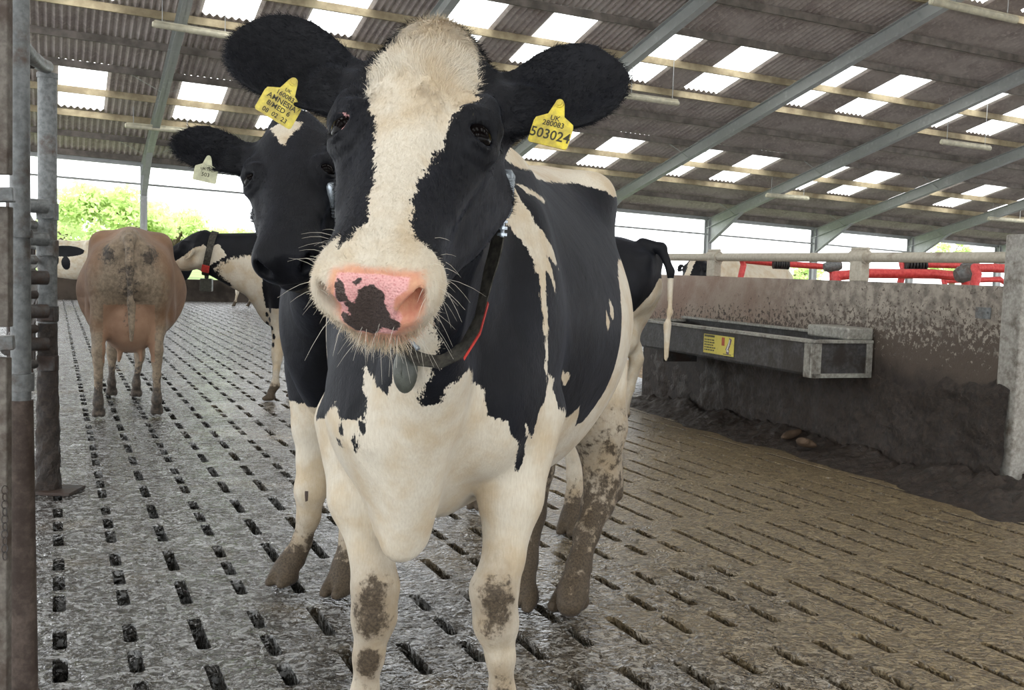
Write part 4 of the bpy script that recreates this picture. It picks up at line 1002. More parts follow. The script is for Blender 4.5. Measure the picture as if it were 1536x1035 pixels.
cb_ = below(aa, zA, LOWL)
cb_ = np.where(aa < .27, -1, cb_)
for i, q in enumerate(PB): cb_ = np.maximum(cb_, poly_sd(aA if i == 0 else aa, zA, q))
top = zA-np.interp(aa, [.3, .47, 1.0, 1.2, 1.4, 1.5, 1.7, 2.4], [1.46, 1.44, 1.462, 1.468, 1.484, 1.45, 1.46, 1.3])
cb_ = np.maximum(cb_, np.where(aa > .3, top, -1)); cb_ = np.maximum(cb_, .66-zA)
for a_, z_ in ((-.089, .848), (-.101, .818), (-.060, .826), (-.047, .862)):
    cb_ = np.minimum(cb_, np.hypot(aA-a_, (zA-z_)*.55)-.007)
coatA = np.where(headA, cw, cb_)
fl = VA[:, 0] > -.8
knee = [A.px(558, 925, 2.27), A.px(742, 915, 2.27), A.px(548, 1010, 2.3), A.px(750, 1050, 2.3)]
kd = np.minimum.reduce([np.linalg.norm((VA-k)*[1, 1, .75], axis=1)/s_ for k, s_ in zip(knee, (.10, .09, .07, .07))])
mud = np.where(fl, np.maximum(1.25-kd*1.25, .25-zA*5+.2), np.clip(1.15-zA*1.25, -2, .9)-3*np.clip((VA[:, 0]+1.30)/.15, 0, 1)-2.5*np.clip((zA-.72)/.3, 0, 1))
mud = np.where(zA < .10, 1.6, mud); mud = np.where(headA, -2, mud); 
dA = dict(coat=coatA.astype(np.float32), skin=skin.astype(np.float32), pink=pink.astype(np.float32), blotch=blo.astype(np.float32), mud=mud.astype(np.float32))
coat_attrs(cowA, **dA)
add_eyes(HA, rootA)

# ================================================================ the other cows
def std_cow(C, H, ears, grid=.014, peak=False, feet=None, zs=1.0, wide=1.0, ls=1.0, legs=None, udder=None, tail=0.0, tail_end=.62, fine=False, lying=False, hq=None, rs=1.0):
    feet = feet or std_feet(.30, 1.62*ls)
    P = [H.p(-.05, 0, -.1), H.p(.6, 0, -.1), H.p(.2, .2, 0), H.p(.2, -.2, 0), np.array([-2.1*ls, -.5, 0]), np.array([0, .5, 1.6*zs])]+[H.p(*e[1]) for e in ears]
    lo = np.min(P, 0)-.10; hi = np.max(P, 0)+.10
    lo[2] = 0; lo[1] = min(lo[1], -.52); hi[1] = max(hi[1], .52)
    if hq:   # finer cells round the head
        h0 = np.min([H.p(-.06, v, w) for v in (-.14, .14) for w in (.03, -.28)]+[H.p(.6, v, w) for v in (-.14, .14) for w in (.03, -.28)]+[H.p(*e[1]) for e in ears], 0)-.02
        h1 = np.max([H.p(-.06, v, w) for v in (-.14, .14) for w in (.03, -.28)]+[H.p(.6, v, w) for v in (-.14, .14) for w in (.03, -.28)]+[H.p(*e[1]) for e in ears], 0)+.02
        ax = []
        for d in range(3):
            a = max(h0[d], lo[d]); b = min(h1[d], hi[d]); seg = []
            if a-lo[d] > grid: seg.append((lo[d], a, grid))
            seg.append((a, b, hq))
            if hi[d]-b > grid: seg.append((b, hi[d], grid))
            ax.append(axis_pts(seg))
        F = Field(*ax)
    else: F = Field(*[np.arange(lo[d], hi[d], grid) for d in range(3)])
    trunk_prims(F, zs, wide, 1.0, ls)
    if peak:
        F.add(cone((-1.35, 0, 1.44*zs), (-1.86, 0, 1.455*zs), .05, .045), .10); F.sub(ell((-1.72, .24, 1.56*zs), (.26, .13, .13)), .10); F.sub(ell((-1.72, -.24, 1.56*zs), (.26, .13, .13)), .10)
    neck_prims(F, H, zs)
    if lying:
        for x, sy in ((-.35, 1), (-.35, -1)):
            F.add(cone((x, sy*.22, .60), (x+.30, sy*.24, .50), .09, .055), .05); F.add(cone((x+.30, sy*.24, .50), (x-.02, sy*.28, .46), .05, .04), .03)
        for sy in (1, -1):
            F.add(cone((-1.5, sy*.25, .75), (-1.15, sy*.40, .60), .20, .13), .08); F.add(cone((-1.15, sy*.40, .55), (-1.55, sy*.46, .50), .09, .05), .04); F.add(cone((-1.55, sy*.46, .50), (-1.25, sy*.50, .46), .045, .04), .03)
    else:
        for i, (x, y) in enumerate(feet):
            if legs and legs.get(i):
                J = legs[i]; sculpt_leg(F, J, .03); add_hoof(F, np.array(J[-1][0])+[.02, 0, 0], (1, 0), .055, .08); continue
            sy = (1, -1, 1, -1)[i]
            (front_leg if i < 2 else hind_leg)(F, x, y, sy, zs, hip=((-.30, .17) if i < 2 else (-1.62*ls, .17)), rs=rs)
    if udder:
        c, r = udder; F.add(ell(c, r), .06)
        for dx in (-.09, .09):
            for dy in (-.07, .07): F.add(cone((c[0]+dx, c[1]+dy, c[2]-r[2]*.85), (c[0]+dx, c[1]+dy*1.1, c[2]-r[2]-.06), .020, .014), .03)
    tail_prims(F, zs, ls, tail, tail_end)
    sculpt_head(F, H, ears, fine=fine)
    if not lying: flat_bottom(F)
    else: flat_bottom(F, .43)
    V, Q = surfnet(F, 1)
    if lying: V = V-np.array([0, 0, .425], np.float32)
    return V, Q
def head_mask(H, V):
    U = H.inv(V)
    return U, (np.linalg.norm(U-[.25, 0, -.1], axis=1) < .47) & (U[:, 0] > -.1) & (U[:, 0] < .6) & (U[:, 2] > -.30)
def leg_mud(V, lo=.12, hi=.5, amp=.9):
    return np.where(V[:, 2] < lo, 1.5, amp-(V[:, 2]-lo)/(hi-lo)*1.6)
def head_pose(C, nose, poll, side):
    n = C.loc(nose); p = C.loc(poll); return Head(n, p, C.dirl(np.array(side, float)), np.linalg.norm(p-n)/.545)
def blobs(a, z, L):
    """irregular patches: (centre a, centre z, radius a, radius z)"""
    return np.maximum.reduce([(1-np.hypot((a-c[0])/c[2], (z-c[1])/c[3]))*min(c[2], c[3]) for c in L])

# ---- black faced cow behind the front cow's shoulder
B = Cow((-.71, 3.56), (-.42, -.907))
HB = head_pose(B, at(421, 374, 2.62), at(433, 160, 3.0), (.985, -.12, .02))
earsB = [((.425, .085, -.115), (.46, .30, -.12), (-.25, -.1, 1), 1.1), ((.43, -.085, -.11), ear_uvw(HB, B, 257, 210, 3.02), (-.35, .3, 1), 1.05)]
P = lambda x, y, Y: B.px(x, y, Y)
legB = {1: [(P(480, 560, 3.85), .13), (P(474, 640, 3.82), .085), (P(470, 690, 3.80), .058), (P(466, 735, 3.78), .056), (P(463, 775, 3.79), .040), (P(452, 815, 3.80), .034), (P(440, 838, 3.80), .040), (P(428, 850, 3.78), .042)],
        0: [(P(540, 570, 3.85), .13), (P(530, 660, 3.80), .08), (P(528, 735, 3.76), .05), (P(525, 800, 3.72), .034), (P(516, 850, 3.70), .040), (P(510, 872, 3.68), .040)],
        2: [(P(850, 560, 4.9), .15), (P(858, 640, 4.8), .09), (P(868, 680, 4.78), .062), (P(866, 710, 4.76), .046), (P(862, 745, 4.72), .040), (P(858, 775, 4.68), .048), (P(855, 790, 4.66), .046)]}
VB, QB = std_cow(B, HB, earsB, .014, feet=[(0, 0), (0, 0), (0, 0), (-1.65, -.12)], legs=legB, fine=True, hq=.0055, udder=((-1.6, 0, .78), (.24, .18, .2)))
rootB = B.root('cow', 'dark cow with a small white star on its forehead, peering past the front cow', 'cow')
cowB = mesh_np('body', VB, QB, m_coat, rootB)
UB, hmB = head_mask(HB, VB)
STAR = [(.485, -.052), (.478, -.02), (.49, .0), (.478, .025), (.475, .042), (.45, .036), (.42, .018), (.395, .004), (.375, -.004), (.39, -.016), (.42, -.030), (.45, -.042), (.47, -.052)]
cB = np.where(hmB, np.where((UB[:, 2] > -.09), poly_sd(UB[:, 0], UB[:, 1], STAR), -1), .69-VB[:, 2])
aB = arc(VB); cB = np.where(~hmB & (np.abs(aB) > .3), np.maximum(cB, blobs(np.abs(aB), VB[:, 2], [(.9, 1.35, .25, .2), (1.9, 1.2, .3, .3)])), cB)
strk = P(459, 745, 3.72)
blB = np.full(len(VB), -1.)
blB = np.where(np.linalg.norm((VB-strk)*[1, 1, .35], axis=1) < .013, .01, blB)
coat_attrs(cowB, cB, blotch=blB, mud=leg_mud(VB, .13, .45, .75))
add_eyes(HB, rootB)

# ---- brown cow seen from behind
def brown_material():
    m = NT('fawn_coat'); c = m.coord()
    fur_ = m.noise(m.coord('Object', (1, 1, .2)), 160, 3, .6); n1 = m.noise(c, 6, 6, .65); n2 = m.noise(c, 30, 5, .7)
    col = m.mix(m.ramp(n1, .35, .7), (.21, .11, .057), (.29, .16, .085))
    pale = m.ramp(m.math('ADD', m.attr('coat'), m.math('MULTIPLY', m.math('SUBTRACT', n1, .5), .35)), -.08, .12)
    col = m.mix(pale, col, m.mix(m.ramp(n2, .3, .7), (.17, .13, .09), (.34, .26, .18)))
    col = m.mix(m.ramp(m.attr('skin'), -.02, .02), col, m.mix(m.ramp(n1, .3, .7), (.27, .15, .09), (.36, .22, .14)))
    mu = m.math('ADD', m.attr('mud'), m.math('MULTIPLY', m.math('SUBTRACT', m.noise(c, 22, 7, .75), .5), 2.6))
    col = m.mix(m.ramp(mu, .35, .8), col, m.mix(m.ramp(n2, .35, .7), (.03, .024, .019), (.13, .10, .075)))
    nrm = m.bump(m.math('ADD', fur_, m.math('MULTIPLY', mu, .15)), .35, .006)
    return m.set(Base_Color=col, Roughness=.65, Normal=nrm, Sheen_Weight=.1)
m_fawn = brown_material()
C3 = Cow((-3.36, 9.25), (-.32, .95))
H3 = Head(np.array([.75, .1, 1.0]), np.array([.42, .05, 1.35]), (0, 1, 0), .9)
V3, Q3 = std_cow(C3, H3, [((.43, .085, -.11), (.47, .30, -.15), (-.3, 0, 1), 1.0), ((.43, -.085, -.11), (.47, -.30, -.15), (-.3, 0, 1), 1.0)], .014, zs=.93, wide=1.06,
    feet=[(-.45, .18), (-.55, -.02), (-1.70, .215), (-1.62, -.19)], udder=((-1.58, 0, .70), (.27, .205, .22)), tail=-.02, tail_end=.92, rs=.92, peak=True)
root3 = C3.root('cow', 'fawn brown cow seen from behind, full udder between its hind legs', 'cow')
cow3 = mesh_np('body', V3, Q3, m_fawn, root3)
a3 = arc(V3); z3 = V3[:, 2]; x3, y3 = V3[:, 0], V3[:, 1]
pale = np.maximum(.70-z3, .30-np.hypot((x3+1.95)/1.2, y3*.9)-np.abs(z3-.95)*.3)
mudc = np.maximum.reduce([1.0-np.hypot((z3-1.20)/.13, (np.abs(y3)-.14)/.10)-(x3 > -1.65)*3, .75-np.abs(y3)*5-(x3 > -1.8)*3-np.abs(z3-1.0)*1.2, leg_mud(V3, .18, .60, .9)])
coat_attrs(cow3, pale, skin=np.where((z3 < .86) & (x3 < -1.3) & (np.abs(y3) < .185) & (x3 > -1.95) & (z3 > .42), np.minimum(.1, (.86-z3)), -1), mud=mudc)

# ---- black and white cow with a collar, side on
D = Cow((-2.22, 8.95), (-.995, -.05))
HD = head_pose(D, at(221, 392, 8.80), at(305, 343, 8.86), (0, -1, 0))
VD, QD = std_cow(D, HD, [((.43, .085, -.11), (.33, .28, -.20), (-.3, .2, 1), .95), ((.43, -.085, -.11), (.36, -.28, -.16), (-.3, 0, 1), .95)], .014, feet=[(-.20, .12), (-.36, -.14), (-1.75, .15), (-1.55, -.15)])
rootD = D.root('cow', 'black and white cow in a red-blocked collar, side on beyond the brown cow', 'cow')
cowD = mesh_np('body', VD, QD, m_coat, rootD)
UD, hmD = head_mask(HD, VD); aD = arc(VD); zD = VD[:, 2]
neckD = (VD[:, 0] > -.05) & ~hmD
cD = np.where(hmD, np.maximum(-.135-UD[:, 2]-.05*(UD[:, 0] > .5), .02-np.hypot(UD[:, 0]-.53, UD[:, 1]*.6)), .80-zD)
cD = np.where(neckD, 1.02-.25*VD[:, 0]-zD, cD)
cD = np.where(~hmD, np.maximum(cD, blobs(np.abs(aD), zD, [(.62, 1.42, .18, .16), (1.2, 1.0, .3, .35), (.12, .98, .06, .26), (1.9, 1.1, .2, .3)])), cD)
sp = np.array([(-.16, .86), (-.18, .78), (-.17, .70), (-.19, .63), (-.21, .56), (-.20, .49), (-.14, .74), (-.13, .66)])
dsp = np.min([np.hypot(VD[:, 0]-q[0]-.02, (zD-q[1])*.7) for q in sp], 0)-.016
cD = np.where((zD < .92) & (VD[:, 0] > -.6), np.minimum(cD, dsp), cD)
coat_attrs(cowD, cD, mud=leg_mud(VD, .13, .40, .55))

# ---- cows along the far side
def far_cow(o, fwd, label, blobsL, base=-1, zs=1.0, nose=(.62, .02, 1.05), poll=(.28, .0, 1.42), mat=None, grid=.022, **kw):
    C = Cow(o, fwd); H = Head(np.array(nose), np.array(poll), (0, 1, 0), np.linalg.norm(np.array(nose)-poll)/.545)
    V, Q = std_cow(C, H, [((.43, .085, -.11), (.45, .29, -.15), (-.3, 0, 1), 1.0), ((.43, -.085, -.11), (.45, -.29, -.15), (-.3, 0, 1), 1.0)], grid, zs=zs, **kw)
    r = C.root('cow', label, 'cow'); o_ = mesh_np('body', V, Q, mat or m_coat, r)
    a = arc(V); z = V[:, 2]
    s = blobs(a, z, blobsL)
    c = np.where(base < 0, np.maximum(s, .62-z), -s); c = np.where(z < .6, .5, c)
    U, hm = head_mask(H, V); c = np.where(hm, np.where(np.abs(U[:, 1]) < .04, .02, -.02), c)
    coat_attrs(o_, c, mud=leg_mud(V, .12, .4, .6)); return C, H, V, r
g = gnd(96, 447); far_cow((g[0]*.93-.70, g[1]*.93), (-1, -.03), 'white cow with black patches at the far end, left of the brown cow', [(.60, 1.05, .22, .20), (.95, 1.28, .5, .14), (1.0, .98, .12, .17), (.3, .95, .08, .14)], base=1, zs=1.06, grid=.026)
g = gnd(352, 450); far_cow((g[0]*.86, g[1]*.86), (-.98, .1), 'far black and white cow whose legs show beneath the collared cow\'s neck', [(.7, .95, .3, .35), (1.6, 1.1, .3, .4)], zs=.95, grid=.026, feet=[(-.1, .2), (-.35, -.15), (-1.6, .15), (-1.7, -.15)])
g = gnd(290, 452); far_cow((g[0]*.92-.1, g[1]*.92), (.98, .05), 'far dark cow with pale legs, standing beyond the collared cow\'s head', [(.6, .85, .2, .25)], zs=.95, grid=.026)
C_, H_, V_, r_ = far_cow((-.63, 8.47), (-.86, .51), 'black cow with white rump and thighs, its back end beside the water trough', [(2.05, .70, .50, .46), (-2.05, .70, .50, .46), (1.3, .55, .5, .22), (-1.3, .55, .5, .22)], zs=.97, grid=.014,
    udder=((-1.55, 0, .72), (.24, .19, .20)), tail=.02, tail_end=.86)
_k = (V_[:, 0] < -1.93) & (V_[:, 2] < 1.16) & (V_[:, 0] < -1.96); _at = r_.children[0].data.attributes['coat']; _b = np.zeros(len(V_), np.float32); _at.data.foreach_get('value', _b); _b = np.where(V_[:, 0] < -1.0, np.minimum(_b, .93+(-V_[:, 0]-1.55)*.5-np.clip(V_[:, 1], -.12, .3)*.85-V_[:, 2]), _b); _b[_k] = .05; _b = _b.astype(np.float32); _at.data.foreach_set('value', _b)
far_cow((2.20, 11.9), (-.62, -.78), 'black-headed cow with a cream back, showing above the concrete panel', [(1.0, 1.2, .9, .45), (-1.0, 1.2, .9, .45), (.3, 1.2, .12, .3)], zs=.95, grid=.02)
bc = Cow((3.98, 6.6), (-.25, -.97)); bh = Head(np.array([.6, 0, 1.0]), np.array([.28, 0, 1.38]), (0, 1, 0), .92)
vb, qb = std_cow(bc, bh, [((.43, .085, -.11), (.45, .29, -.15), (-.3, 0, 1), 1.0), ((.43, -.085, -.11), (.45, -.29, -.15), (-.3, 0, 1), 1.0)], .02, lying=True)
rb = bc.root('cow', 'brown and white cow lying in a stall at the right edge', 'cow'); ob = mesh_np('body', vb, qb, m_fawn, rb)
coat_attrs(ob, blobs(arc(vb), vb[:, 2], [(-.8, .55, .5, .12), (-1.4, .9, .4, .3), (.8, .5, .4, .3)]))

# ---------------------------------------------------------------- trees outside
m_leaf = NT('spring_leaves'); c = m_leaf.coord(); m_leaf.set(Base_Color=m_leaf.mix(m_leaf.ramp(m_leaf.noise(c, 1.2, 4), .35, .65), (.46, .60, .22), (.66, .76, .40)), Roughness=.6)
tl2 = m_leaf.n('ShaderNodeBsdfTranslucent'); tl2.inputs[0].default_value = (.72, .85, .45, 1); mx2 = m_leaf.n('ShaderNodeMixShader'); mx2.inputs[0].default_value = .45
m_leaf.L(m_leaf.b.outputs[0], mx2.inputs[1]); m_leaf.L(tl2.outputs[0], mx2.inputs[2]); m_leaf.L(mx2.outputs[0], m_leaf.out.inputs[0])
m_bark = plain('bark', (.12, .09, .06), .9)
def tree(px, pyb, pyt, Y, wpx, lab, n=9000, seed=1):
    r = np.random.default_rng(seed); base = at(px, pyb, Y); top = at(px, pyt, Y); base[2] = 0; Hh = top[2]; W = wpx/F_PX*Y/2
    R_ = empty('tree', tuple(base), lab, 'tree')
    b = MB(); b.tube([(0, 0, -.1), (.1, 0, Hh*.3), (0, .1, Hh*.55), (.1, 0, Hh*.8)], [.28, .2, .13, .04], 10)
    cl = []
    for i in range(26):
        th = r.uniform(0, 6.28); f = r.uniform(.15, 1)**.6; z = Hh*r.uniform(.34, .94); k = math.sqrt(max(.05, 1-((z/Hh-.58)/.45)**2)); c_ = np.array([math.cos(th)*W*f*k*.85, math.sin(th)*W*f*k*.85, z]); cl.append((c_, W*r.uniform(.2, .36)))
        b.tube([(0, 0, z*.62), tuple(c_*[.5, .5, .9]), tuple(c_)], [.07, .04, .015], 5)
    b.build('trunk', m_bark, R_, smooth=True)
    P_ = []
    for c_, rad in cl:
        m_ = n//26; d = r.normal(size=(m_, 3)); d /= np.linalg.norm(d, axis=1)[:, None]; P_.append(c_+d*rad*(r.random((m_, 1))**.35)*[1, 1, .7])
    P_ = np.concatenate(P_); m_ = len(P_); u = r.normal(size=(m_, 3)); u /= np.linalg.norm(u, axis=1)[:, None]; v = np.cross(u, r.normal(size=(m_, 3))); v /= np.linalg.norm(v, axis=1)[:, None]
    s = (.10+.10*r.random((m_, 1)))*W/3
    Vv = np.stack([P_-u*s, P_-v*s*.5, P_+u*s, P_+v*s*.5], 1).reshape(-1, 3); o = mesh_np('foliage', Vv, np.arange(m_*4).reshape(-1, 4), m_leaf.mat, R_, False); o['kind'] = 'stuff'
    return R_
tree(172, 420, 278, 52, 190, 'bright green tree outside, left of the frame post', 7000, 1)
tree(262, 430, 318, 58, 150, 'paler green tree outside, just right of the frame post', 5500, 2)
tree(345, 430, 338, 66, 110, 'low green tree outside beside the dark cow\'s cheek', 4500, 3)
tree(95, 430, 325, 60, 100, 'low green tree outside at the far left, above the white cow', 7000, 4)
tree(1425, 440, 358, 75, 70, 'small green tree outside above the right half of the panel', 5000, 5)
tree(1190, 440, 398, 85, 90, 'distant low tree seen between the red stall tubes', 4000, 6)

# ================================================================ tags, collars, whiskers and hair
def world_tag(C, parent, px_top, px_bot, Y, lines, mat=None, sc=1.0, tilt=(0, 0, 0)):
    """tag with its neck at px_top, hanging towards px_bot"""
    a = C.px(*px_top, Y); b_ = C.px(*px_bot, Y-.01); up = unit(a-b_)
    view = unit(C.dirl(ray(*px_top))); nrm = unit(-view+np.array(C.dirl(np.array(tilt, float)))); x = unit(np.cross(up, nrm))
    return ear_tag(parent, a, x, up, lines, mat, sc)
dl = lambda x, y, Y: A.px(x, y, Y)
def ear_front(V, C, x, y, Y0):
    """depth of the ear surface along a line of sight"""
    d = C.dirl(unit(ray(x, y))); o_ = C.loc(CAM_O); t_ = (V-o_)@d; r_ = np.linalg.norm(V-o_-t_[:, None]*d, axis=1)
    k = r_ < .010; return (t_[k].min()*unit(ray(x, y))[1]) if k.any() else Y0
y1 = ear_front(VA, A, 838, 168, 1.8)-.012; y2 = ear_front(VA, A, 434, 128, 1.86)-.012
tg = world_tag(A, rootA, (840, 156), (822, 213), y1-.022, [('UK', -.026, .012), ('280083', -.036, .0125), ('503024', -.055, .023)], tilt=(-.25, 0, .1), sc=1.0)
tg['label'] = 'yellow tag in the right-hand ear'
tg = world_tag(A, rootA, (440, 123), (412, 172), y2-.015, [('UK', -.018, .008), ('160083', -.028, .011), ('AMNESIA', -.040, .013), ('8/MED 6', -.052, .012), ('08  02  23', -.065, .011)], tilt=(.15, 0, .15), sc=1.0)
tg['label'] = 'yellow tag in the left-hand ear'
y3 = ear_front(VB, B, 312, 232, 3.0)-.015
world_tag(B, rootB, (313, 237), (307, 268), y3-.02, [('UK 160', -.035, .011), ('503', -.052, .016)], mat=m_paletag, sc=.95)
# -- collar of the front cow
from mathutils.bvhtree import BVHTree
def caster(C, V, Q):
    t_ = BVHTree.FromPolygons(V.tolist(), Q.tolist())
    def f(x, y, off=0.0):
        d = unit(C.dirl(ray(x, y))); h = t_.ray_cast(Vector(C.loc(CAM_O)), Vector(d))[0]
        if h is None: print('no hit', x, y); return C.px(x, y, 2)
        return np.array(h)-d*off
    return f
hitA = caster(A, VA, QA); hitB = caster(B, VB, QB)
def plane_from(a, b, c): return a, unit(np.cross(b-a, c-a))
pa_, pb_, pc_ = dl(762, 262, 2.04), dl(706, 436, 1.99), dl(612, 528, 1.96)
pl, pn = plane_from(pa_, pb_, pc_)
cenA = (HA.p(.47, 0, -.11)*.35+HA.p(.38, 0, -.19)*.25+np.array([-.25, 0, 1.2])*.4)
selA = VA[(VA[:, 2] > .9) & (np.abs(VA[:, 1]+.0) < .35)]
ringA = neck_ring(selA, pl, pn, cenA, 48, .34)
FLR = -.85 if (pn@HA.eu) > 0 else .85
st = strap('collar', ringA, .040, .004, m_strap, rootA, flare=FLR)
def ring_pt(ring, target):
    cen, ax, ay, nn, A_, R = ring; d = np.array(target)-cen; an = math.atan2(d@ay, d@ax); i = int(np.argmin(np.abs((A_-an+np.pi) % (2*np.pi)-np.pi)))
    e = ax*math.cos(A_[i])+ay*math.sin(A_[i]); return cen+e*R[i], e, A_[i]
pt, e_, an1 = ring_pt(ringA, dl(716, 408, 1.98)); 
s_ = strap('collar_marker', ringA, .043, .005, m_red, st, an1-.30, an1+.12, lift=.003, flare=FLR)
s_['label'] = 'red collar marker'
# neck transponder behind the cheek
pt, e_, an2 = ring_pt(ringA, dl(756, 290, 1.98)); print('ring', [np.round(A.wld(ring_pt(ringA, dl(*q))[0]), 3) for q in ((756, 290, 1.98), (716, 408, 1.98), (612, 545, 1.9))]); tdir = unit(dl(758, 262, 1.80)-dl(754, 322, 1.80)); pt = dl(757, 290, 1.80); e_ = e_*0
b = MB(); c0 = pt+e_*.02; b.tube([c0+tdir*.040, c0+tdir*.030, c0-tdir*.030, c0-tdir*.042], [.010, .017, .016, .010], 12)
for i in range(3): b.tube([c0-tdir*(.046+.011*i), c0-tdir*(.051+.011*i)], .009, 10)
b.tube([c0-tdir*.03, c0-tdir*.075], .004, 6); b.build('transponder', m_silver, st, smooth=True)
# tag disc hanging from the lowest point of the collar
low, e_, an3 = ring_pt(ringA, dl(608, 545, 1.9)); 
pc = hitA(608, 556, .035); lk = hitA(612, 522, .04) if True else 0; lk = np.array([max(lk[0], pc[0]-.02) if lk[0] > pc[0]+.1 else lk[0], lk[1], lk[2]]); lk = pc+[0, 0, .055]
b = MB(); b.tube([low, lk+[0, 0, .012], lk, pc+[0, 0, .036]], .0045, 8); b.build('pendant_link', m_silver, st, smooth=True)
vdir = unit(A.dirl(ray(608, 556))); xd = unit(np.cross([0, 0, 1.], vdir)); V_ = ICO[0]*[1, 1, 1]
Vp = pc+(V_[:, :1]*.024*xd+V_[:, 1:2]*.012*vdir+V_[:, 2:]*.044*np.array([0, 0, 1.])); mesh_np('collar_pendant', Vp, ICO[1], m_grey, st)
b = MB(); b.tube([pc+[0, 0, .035]-vdir*.004+xd*.007, pc-vdir*.0115+xd*.008, pc-[0, 0, .033]-vdir*.004+xd*.006], .0022, 6); b.build('pendant_rim', m_grey, st)
# -- collar of the dark cow
pa_, pb_, pc_ = B.px(506, 262, 3.25), B.px(492, 378, 3.17), B.px(462, 440, 3.2); pl, pn = plane_from(pa_, pb_, pc_)
cenB = (HB.p(.47, 0, -.11)*.35+HB.p(.38, 0, -.19)*.25+np.array([-.25, 0, 1.2])*.4)
ringB = neck_ring(VB[(VB[:, 2] > .9)], pl, pn, cenB, 40, .32)
stB = strap('collar', ringB, .036, .004, m_strap, rootB)
pt, e_, an_ = ring_pt(ringB, B.px(492, 350, 3.1)); s_ = strap('collar_marker', ringB, .040, .004, m_red, stB, an_-.25, an_+.25, lift=.004); s_['label'] = 'red collar marker'
c0 = hitB(498, 292, .012); td = unit(hitB(496, 278, .012)-hitB(500, 315, .012)); b = MB(); b.tube([c0+td*.032, c0+td*.024, c0-td*.028, c0-td*.036], [.008, .013, .013, .008], 12)
for i in range(3): b.tube([c0-td*(.040+.009*i), c0-td*(.044+.009*i)], .008, 10)
b.build('transponder', m_silver, stB, smooth=True)
# -- collar of the side-on cow
cD_ = D.px(313, 395, 8.9); nD = unit(D.px(345, 398, 8.9)-D.px(290, 385, 8.85))
ringD = neck_ring(VD[VD[:, 2] > .75], cD_, nD, cD_, 28, .4, .012); stD = strap('collar', ringD, .055, .008, m_strap, rootD)
_, e_, an_ = ring_pt(ringD, D.px(307, 412, 8.6)); s_ = strap('collar_marker', ringD, .062, .010, m_red, stD, an_-.35, an_+.35, lift=.008); s_['label'] = 'red collar blocks'
pd = ring_pt(ringD, cD_-np.array([0, 0, .5]))[0]; b = MB(); b.tube([pd, pd-[0, 0, .05]], .02, 8); b.box(tuple(pd-[.05, .03, .16]), tuple(pd+[.05, .03, -.05])); b.build('collar_pendant', m_grey, stD, bevel=.01)

# -- whiskers of the front cow
rw = np.random.default_rng(5)
U_ = UA; onm = (U_[:, 0] < .10) & (U_[:, 0] > -.05) & headA
cand = np.where(onm & (((U_[:, 2] < -.075) & (U_[:, 0] < .05)) | (np.abs(U_[:, 1]) > .066)))[0]
b = MB()
for i in rw.choice(cand, 80, replace=False):
    p = VA[i].astype(float); n_ = NA[i].astype(float); L = rw.uniform(.018, .055)*(1.25 if U_[i, 2] < -.09 else .9)
    d = unit(n_+rw.normal(0, .25, 3)-.25*HA.eu); g_ = np.array([0, 0, -1.])
    pts = [p-n_*.002]+[p+d*L*f+g_*L*.28*f*f for f in (.35, .7, 1.0)]; b.tube(pts, [.0004, .00032, .0002, .0001], 4, cap=False)
wk = b.build('whiskers', m_whisk, rootA, smooth=True); wk['kind'] = 'stuff'
# -- eyelashes
b = MB()
for sg in (-1, 1):
    E, en, et = eye_frame(HA, sg)
    for a_ in np.linspace(.6, 2.5, 7):
        p = E+HA.sc*(HA.eu*.0205*math.sin(a_)+et*.0255*math.cos(a_)+en*.001); d = unit(en*.7+HA.eu*.9+et*.5*math.cos(a_)); b.tube([p, p+d*.008, p+d*.014-HA.eu*.001], [.0006, .0005, .0002], 4, cap=False)
lash = b.build('eyelashes', m_ink, rootA); lash['kind'] = 'stuff'
# -- hair
down = -HA.eu
def pick(mask, n, seed):
    r_ = np.random.default_rng(seed); k = np.where(mask)[0]; return r_.choice(k, min(n, len(k)*3), replace=len(k) < n)
hd = headA & ~ear
facing = hd & (UA[:, 2] > -.20)
crest = np.clip((UA[:, 0]-.33+.03*np.sin(UA[:, 1]*50))/.16, 0, 1)*(np.abs(UA[:, 1]) < .10)*(UA[:, 2] > -.12)
sw = np.stack([UA[:, 1]*3, np.zeros(len(UA)), np.zeros(len(UA))], 1)
combF = down[None]*1.0+HA.ev[None]*(UA[:, 1]*4)[:, None]
upsw = (UA[:, 0] > .36+.02*np.sin(UA[:, 1]*90))[:, None]; combF = np.where(upsw & (crest > 0)[:, None], HA.eu[None]*(.9-2.2*np.clip((UA[:, 0:1]-.44)/.1, 0, 1))+HA.ev[None]*(UA[:, 1]*7+.5*np.sin(UA[:, 0]*60+UA[:, 1]*40))[:, None], combF)
i1 = pick(hd & (UA[:, 0] > .06) & (pink < 0), 42000, 1)
fur('face_hair', VA, NA, i1, .0075, .0011, combF[i1], .90, rootA, m_coat, dA, .22)
i2 = pick(hd & (crest > .02) & (RNG.random(len(UA)) < crest*1.4), 16000, 2)
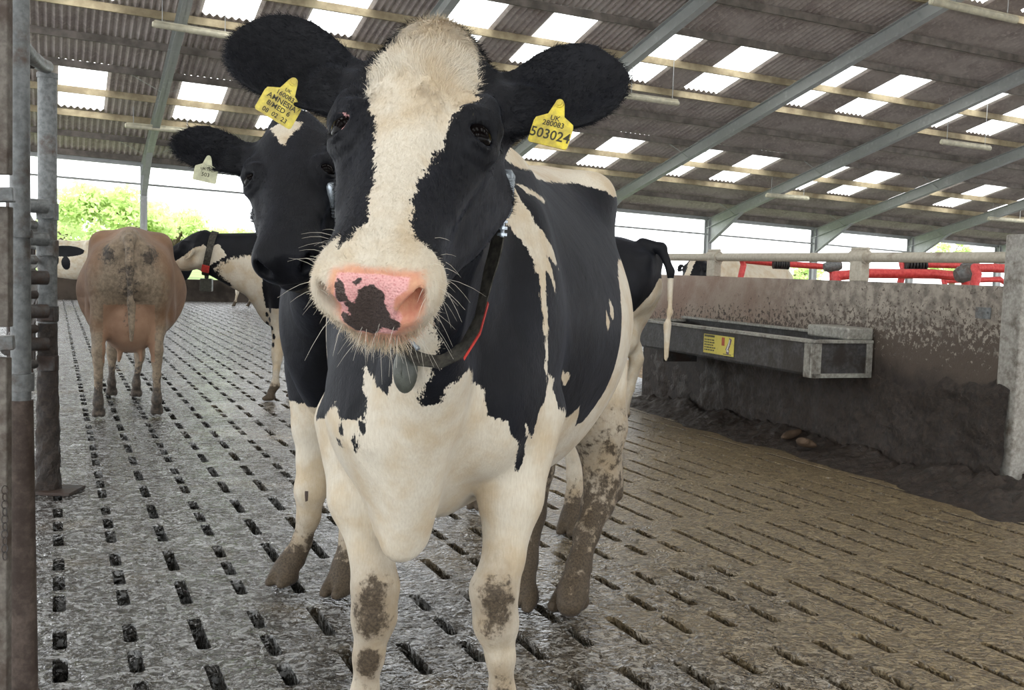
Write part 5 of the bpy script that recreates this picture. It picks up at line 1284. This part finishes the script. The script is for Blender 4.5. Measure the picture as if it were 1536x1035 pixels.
fur('forelock', VA, NA, i2, .019, .0011, combF[i2], .80, rootA, m_coat, dA, .32, .25)
i3 = pick(hd & (UA[:, 0] <= .07) & (pink < -.004) & (skin < .004), 12000, 3)
fur('muzzle_hair', VA, NA, i3, .0065, .0008, (HA.eu[None]*.2-HA.ew[None]*.8+HA.ev[None]*0)[[0]].repeat(len(i3), 0), .75, rootA, m_coat, dA, .3)
i3b = pick(hd & (UA[:, 0] < .045) & (UA[:, 2] < -.10), 2500, 9)
fur('chin_hair', VA, NA, i3b, .024, .0008, (-HA.ew[None]*.6+HA.eu[None]*.1)[[0]].repeat(len(i3b), 0), .5, rootA, m_coat, dA, .3, .15)
i4 = pick(ear, 22000, 4); out = np.sign(UA[:, 1])[:, None]*HA.ev[None]
fur('ear_hair', VA, NA, i4, .012, .0010, out[i4], .62, rootA, m_coat, dA, .4)
# the dark cow's ear rim and star
earB = hmB & (np.abs(UB[:, 1]) > .14)
dB = dict(coat=cB.astype(np.float32), skin=np.full(len(VB), -1, np.float32), pink=np.full(len(VB), -1, np.float32), blotch=blB.astype(np.float32), mud=np.full(len(VB), -2, np.float32))
NB = vnormals(VB, QB); outB = np.sign(UB[:, 1])[:, None]*HB.ev[None]
i5 = pick(earB, 9000, 5); fur('ear_hair', VB, NB, i5, .018, .0014, outB[i5], .55, rootB, m_coat, dB, .4)
i6 = pick(hmB & ~earB & (UB[:, 0] > .05), 14000, 6); fur('face_hair', VB, NB, i6, .009, .0016, np.repeat(-HB.eu[None], len(i6), 0), .88, rootB, m_coat, dB, .25)

GROUPS = {'purlin': 'timber purlins under the roof sheets', 'steel_frame': 'grey steel frames carrying the roof', 'strip_light': 'strip lights hanging from the roof', 'stall_divider': 'red tubes of the stalls behind the panel', 'tree': 'trees outside the barn', 'cow': 'dairy cows in the barn', 'stone': 'flat stones under the trough'}
for o in list(SC.objects):
    if o.parent is None and o.name.split('.')[0] in GROUPS and 'group' not in o: o['group'] = GROUPS[o.name.split('.')[0]]
